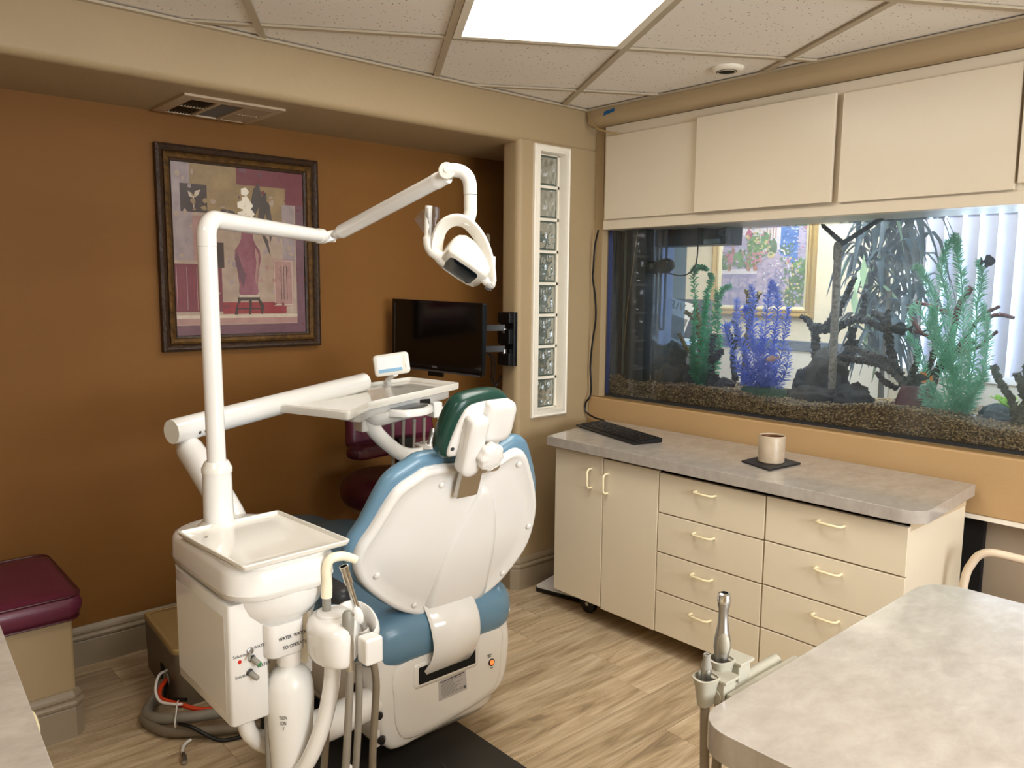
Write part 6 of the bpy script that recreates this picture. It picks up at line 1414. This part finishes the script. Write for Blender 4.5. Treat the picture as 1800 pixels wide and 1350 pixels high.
for pts in ([(.2, -.50, .975), (.2, -.475, 1.15), (.2, -.47, 1.33), (.2, -.455, 1.45), (.19, -.47, 1.49), (.19, -.50, 1.50), (.19, -.53, 1.49)], [(.2, -.52, .975), (.2, -.52, 1.2), (.2, -.525, 1.36), (.2, -.55, 1.44), (.2, -.545, 1.47)], [(.2, -.53, .975), (.2, -.56, 1.2), (.2, -.585, 1.33), (.2, -.61, 1.395), (.2, -.65, 1.415)], [(.22, -.51, .975), (.22, -.505, 1.15), (.22, -.515, 1.30), (.22, -.52, 1.38)], [(.2, -.54, .975), (.2, -.585, 1.15), (.2, -.595, 1.29), (.2, -.575, 1.40)], [(.18, -.50, .975), (.18, -.485, 1.05), (.18, -.475, 1.18)], [(.18, -.53, .975), (.18, -.55, 1.08), (.18, -.555, 1.22)], [(.2, -.49, .975), (.2, -.465, 1.1), (.21, -.46, 1.25)], [(.22, -.56, .975), (.22, -.59, 1.1), (.22, -.60, 1.2)]):
    frond(P1, pts, g1, .027, .013, int(20 * (pts[-1][2] - .95) / .25), 5, .10, rg)
for k in range(8): 
    a = rg.uniform(0, 2 * PI); frond(P1, [(.2, -.525, .972), (.2 + .025 * math.cos(a), -.525 + .035 * math.sin(a), 1.0), (.2 + .04 * math.cos(a), -.525 + .06 * math.sin(a), 1.06)], g1, .026, .0125, 12, 5, .1, rg)
P2 = thing('blue_plastic_plant', 'royal blue feathery plastic plant on a green mossy base', 'aquarium plant', (.2, -.83, .97))
for pts in ([(.2, -.80, .98), (.2, -.745, 1.12), (.2, -.70, 1.22), (.2, -.69, 1.30), (.2, -.685, 1.36)], [(.2, -.81, .98), (.2, -.775, 1.15), (.2, -.77, 1.33), (.2, -.755, 1.42)], [(.2, -.83, .98), (.2, -.83, 1.2), (.2, -.84, 1.36), (.2, -.85, 1.44)], [(.2, -.85, .98), (.2, -.875, 1.2), (.2, -.885, 1.34), (.2, -.865, 1.425)], [(.2, -.87, .98), (.2, -.91, 1.12), (.2, -.925, 1.25), (.2, -.935, 1.33)], [(.2, -.79, .98), (.2, -.72, 1.06), (.2, -.655, 1.17), (.2, -.63, 1.235), (.2, -.655, 1.245)], [(.22, -.84, .98), (.22, -.80, 1.1), (.22, -.80, 1.26)], [(.22, -.86, .98), (.22, -.86, 1.1), (.22, -.87, 1.26)], [(.2, -.89, .98), (.2, -.935, 1.06), (.2, -.945, 1.16)], [(.18, -.80, .98), (.18, -.775, 1.06), (.18, -.74, 1.15)], [(.18, -.85, .98), (.18, -.845, 1.08), (.18, -.83, 1.2)], [(.2, -.78, .98), (.2, -.735, 1.02), (.2, -.70, 1.09)], [(.2, -.82, .98), (.2, -.80, 1.12), (.2, -.735, 1.28), (.2, -.735, 1.33)]):
    frond(P2, pts, g2, .033, .0058, int(20 * (pts[-1][2] - .95) / .22), 5, -.05, rg)
MB().pad(smooth_closed([(.13, -.77), (.13, -.90), (.20, -.94), (.27, -.90), (.27, -.77), (.20, -.745)], 4), [(-.006, .952), (.0, .968), (.012, .984), (.03, .987)], None).build('mossy_base', pm('moss_green', '#4b6b4a', .8, var=(80, '#26372a', .9), bump=(150, 1.)), P2)
P3 = thing('teal_plastic_plant', 'large mint green feathery plastic plant at the right of the aquarium', 'aquarium plant', (.2, -1.61, .96))
for pts in ([(.2, -1.60, .965), (.2, -1.575, 1.18), (.2, -1.55, 1.36), (.2, -1.52, 1.47), (.2, -1.535, 1.56), (.2, -1.56, 1.60)], [(.2, -1.61, .965), (.2, -1.61, 1.2), (.2, -1.595, 1.40), (.2, -1.57, 1.53), (.2, -1.565, 1.585)], [(.2, -1.63, .965), (.2, -1.65, 1.18), (.2, -1.645, 1.36), (.2, -1.655, 1.45), (.2, -1.64, 1.51)], [(.2, -1.59, .965), (.2, -1.54, 1.2), (.2, -1.50, 1.38), (.2, -1.455, 1.47), (.2, -1.43, 1.49)], [(.2, -1.58, .965), (.2, -1.53, 1.16), (.2, -1.49, 1.27), (.2, -1.44, 1.35), (.2, -1.42, 1.29), (.2, -1.425, 1.22)], [(.2, -1.57, .965), (.2, -1.50, 1.06), (.2, -1.48, 1.13), (.2, -1.45, 1.20), (.2, -1.425, 1.235)], [(.2, -1.64, .965), (.2, -1.68, 1.12), (.2, -1.685, 1.26), (.2, -1.665, 1.36)], [(.22, -1.61, .965), (.22, -1.58, 1.1), (.22, -1.57, 1.28)], [(.22, -1.63, .965), (.22, -1.63, 1.12), (.22, -1.62, 1.3)], [(.2, -1.62, .965), (.2, -1.66, 1.05), (.2, -1.69, 1.12)], [(.18, -1.58, .965), (.18, -1.54, 1.02), (.18, -1.515, 1.08)], [(.2, -1.55, .965), (.2, -1.50, 1.0), (.2, -1.48, 1.05)], [(.2, -1.60, 1.1), (.2, -1.51, 1.26), (.2, -1.50, 1.34)]):
    frond(P3, pts, g3, .032, .0046, int(22 * (pts[-1][2] - .93) / .22), 7, -.15, rg, .0024)
MB().ell((.2, -1.61, .962), (.05, .09, .008)).build('base', M['darkgrey'], P3)
P4 = thing('lime_plant', 'small lime green leafy plant low at the right end of the aquarium', 'aquarium plant', (.3, -1.74, .94))
g4 = leafmat('leaf_lime', '#8fbf3f', '#c8e67a')
for k in range(7): frond(P4, [(.3, -1.74, .945), (.3 + rg.uniform(-.02, .02), -1.74 + rg.uniform(-.05, .05), .99), (.3, -1.74 + rg.uniform(-.08, .07), 1.03)], g4, .045, .02, 4, 3, .1, rg)
# fish
def fish(name, c, L_, h, face, mats, label, tilt=0.):
    """side-on fish swimming along y; face=+1 heads to +y"""
    t = thing(name, label, 'fish', c)
    rings = []
    for q, hh_ in ((0, .08), (.06, .34), (.18, .72), (.35, 1.), (.55, .92), (.72, .6), (.86, .26), (.93, .2)):
        x = L_ * (.5 - q); rings.append([(math.sin(a) * h * .22 * hh_, face * x, math.cos(a) * h * .5 * hh_) for a in [2 * PI * i / 14 for i in range(14)]])
    R_ = Matrix.Translation(c) @ Matrix.Rotation(tilt * face, 4, 'X')
    MB().loft(rings, R_).build('body', mats[0], t, smooth=80)
    def fin(pts, nm): 
        n_ = len(pts); b = MB(); b.add([(-.0008, face * x, z) for x, z in pts] + [(.0008, face * x, z) for x, z in pts], [tuple(range(n_)), tuple(reversed(range(n_, 2 * n_)))] + [(i, (i + 1) % n_, n_ + (i + 1) % n_, n_ + i) for i in range(n_)], R_); b.build(nm, mats[1], t, smooth=0)
    fin([(-.42 * L_, .07 * h), (-.52 * L_, .30 * h), (-.66 * L_, .46 * h), (-.58 * L_, 0), (-.66 * L_, -.46 * h), (-.52 * L_, -.30 * h), (-.42 * L_, -.07 * h)], 'tail')
    fin([(.18 * L_, .44 * h), (.05 * L_, .66 * h), (-.22 * L_, .62 * h), (-.32 * L_, .2 * h), (.0, .4 * h)], 'dorsal_fin')
    fin([(.05 * L_, -.44 * h), (-.08 * L_, -.66 * h), (-.24 * L_, -.56 * h), (-.30 * L_, -.2 * h), (-.05 * L_, -.4 * h)], 'anal_fin')
    for s in (-1, 1): MB().ell((s * h * .10, face * .38 * L_, .07 * h), (.0012, .003, .003), R_, 8, 6).build('eye', M['ink'], t)
    return t
fdark = pm('fish_black', '#1b1a22', .4); fdark2 = pm('fish_charcoal', '#2d3346', .4)
fish('fish', (.12, -1.42, 1.265), .075, .038, 1, (fdark, fdark), 'black fish swimming left beside the brown coral')
fish('fish', (.14, -1.69, 1.505), .042, .034, -1, (fdark2, fdark2), 'small dark fish near the top right of the aquarium')
fish('fish', (.12, -1.51, 1.095), .060, .030, 1, (pm('fish_dark_brown', '#2a1d18', .4), pm('fish_fin_orange', '#d98a3a', .4)), 'dark fish with orange edged fins over the coral foot')
fish('fish', (.10, -.925, 1.12), .058, .020, 1, (pm('fish_pink', '#c39a8c', .35), pm('fish_fin_pink', '#a4867e', .4)), 'slim pink fish in front of the blue plant', -.25)
fish('fish', (.14, -1.66, .958), .09, .018, 1, (pm('fish_bottom', '#3b3a34', .5), pm('fish_bottom_fin', '#2c2b28', .5)), 'dark slender bottom fish lying on the gravel below the feathery plant')
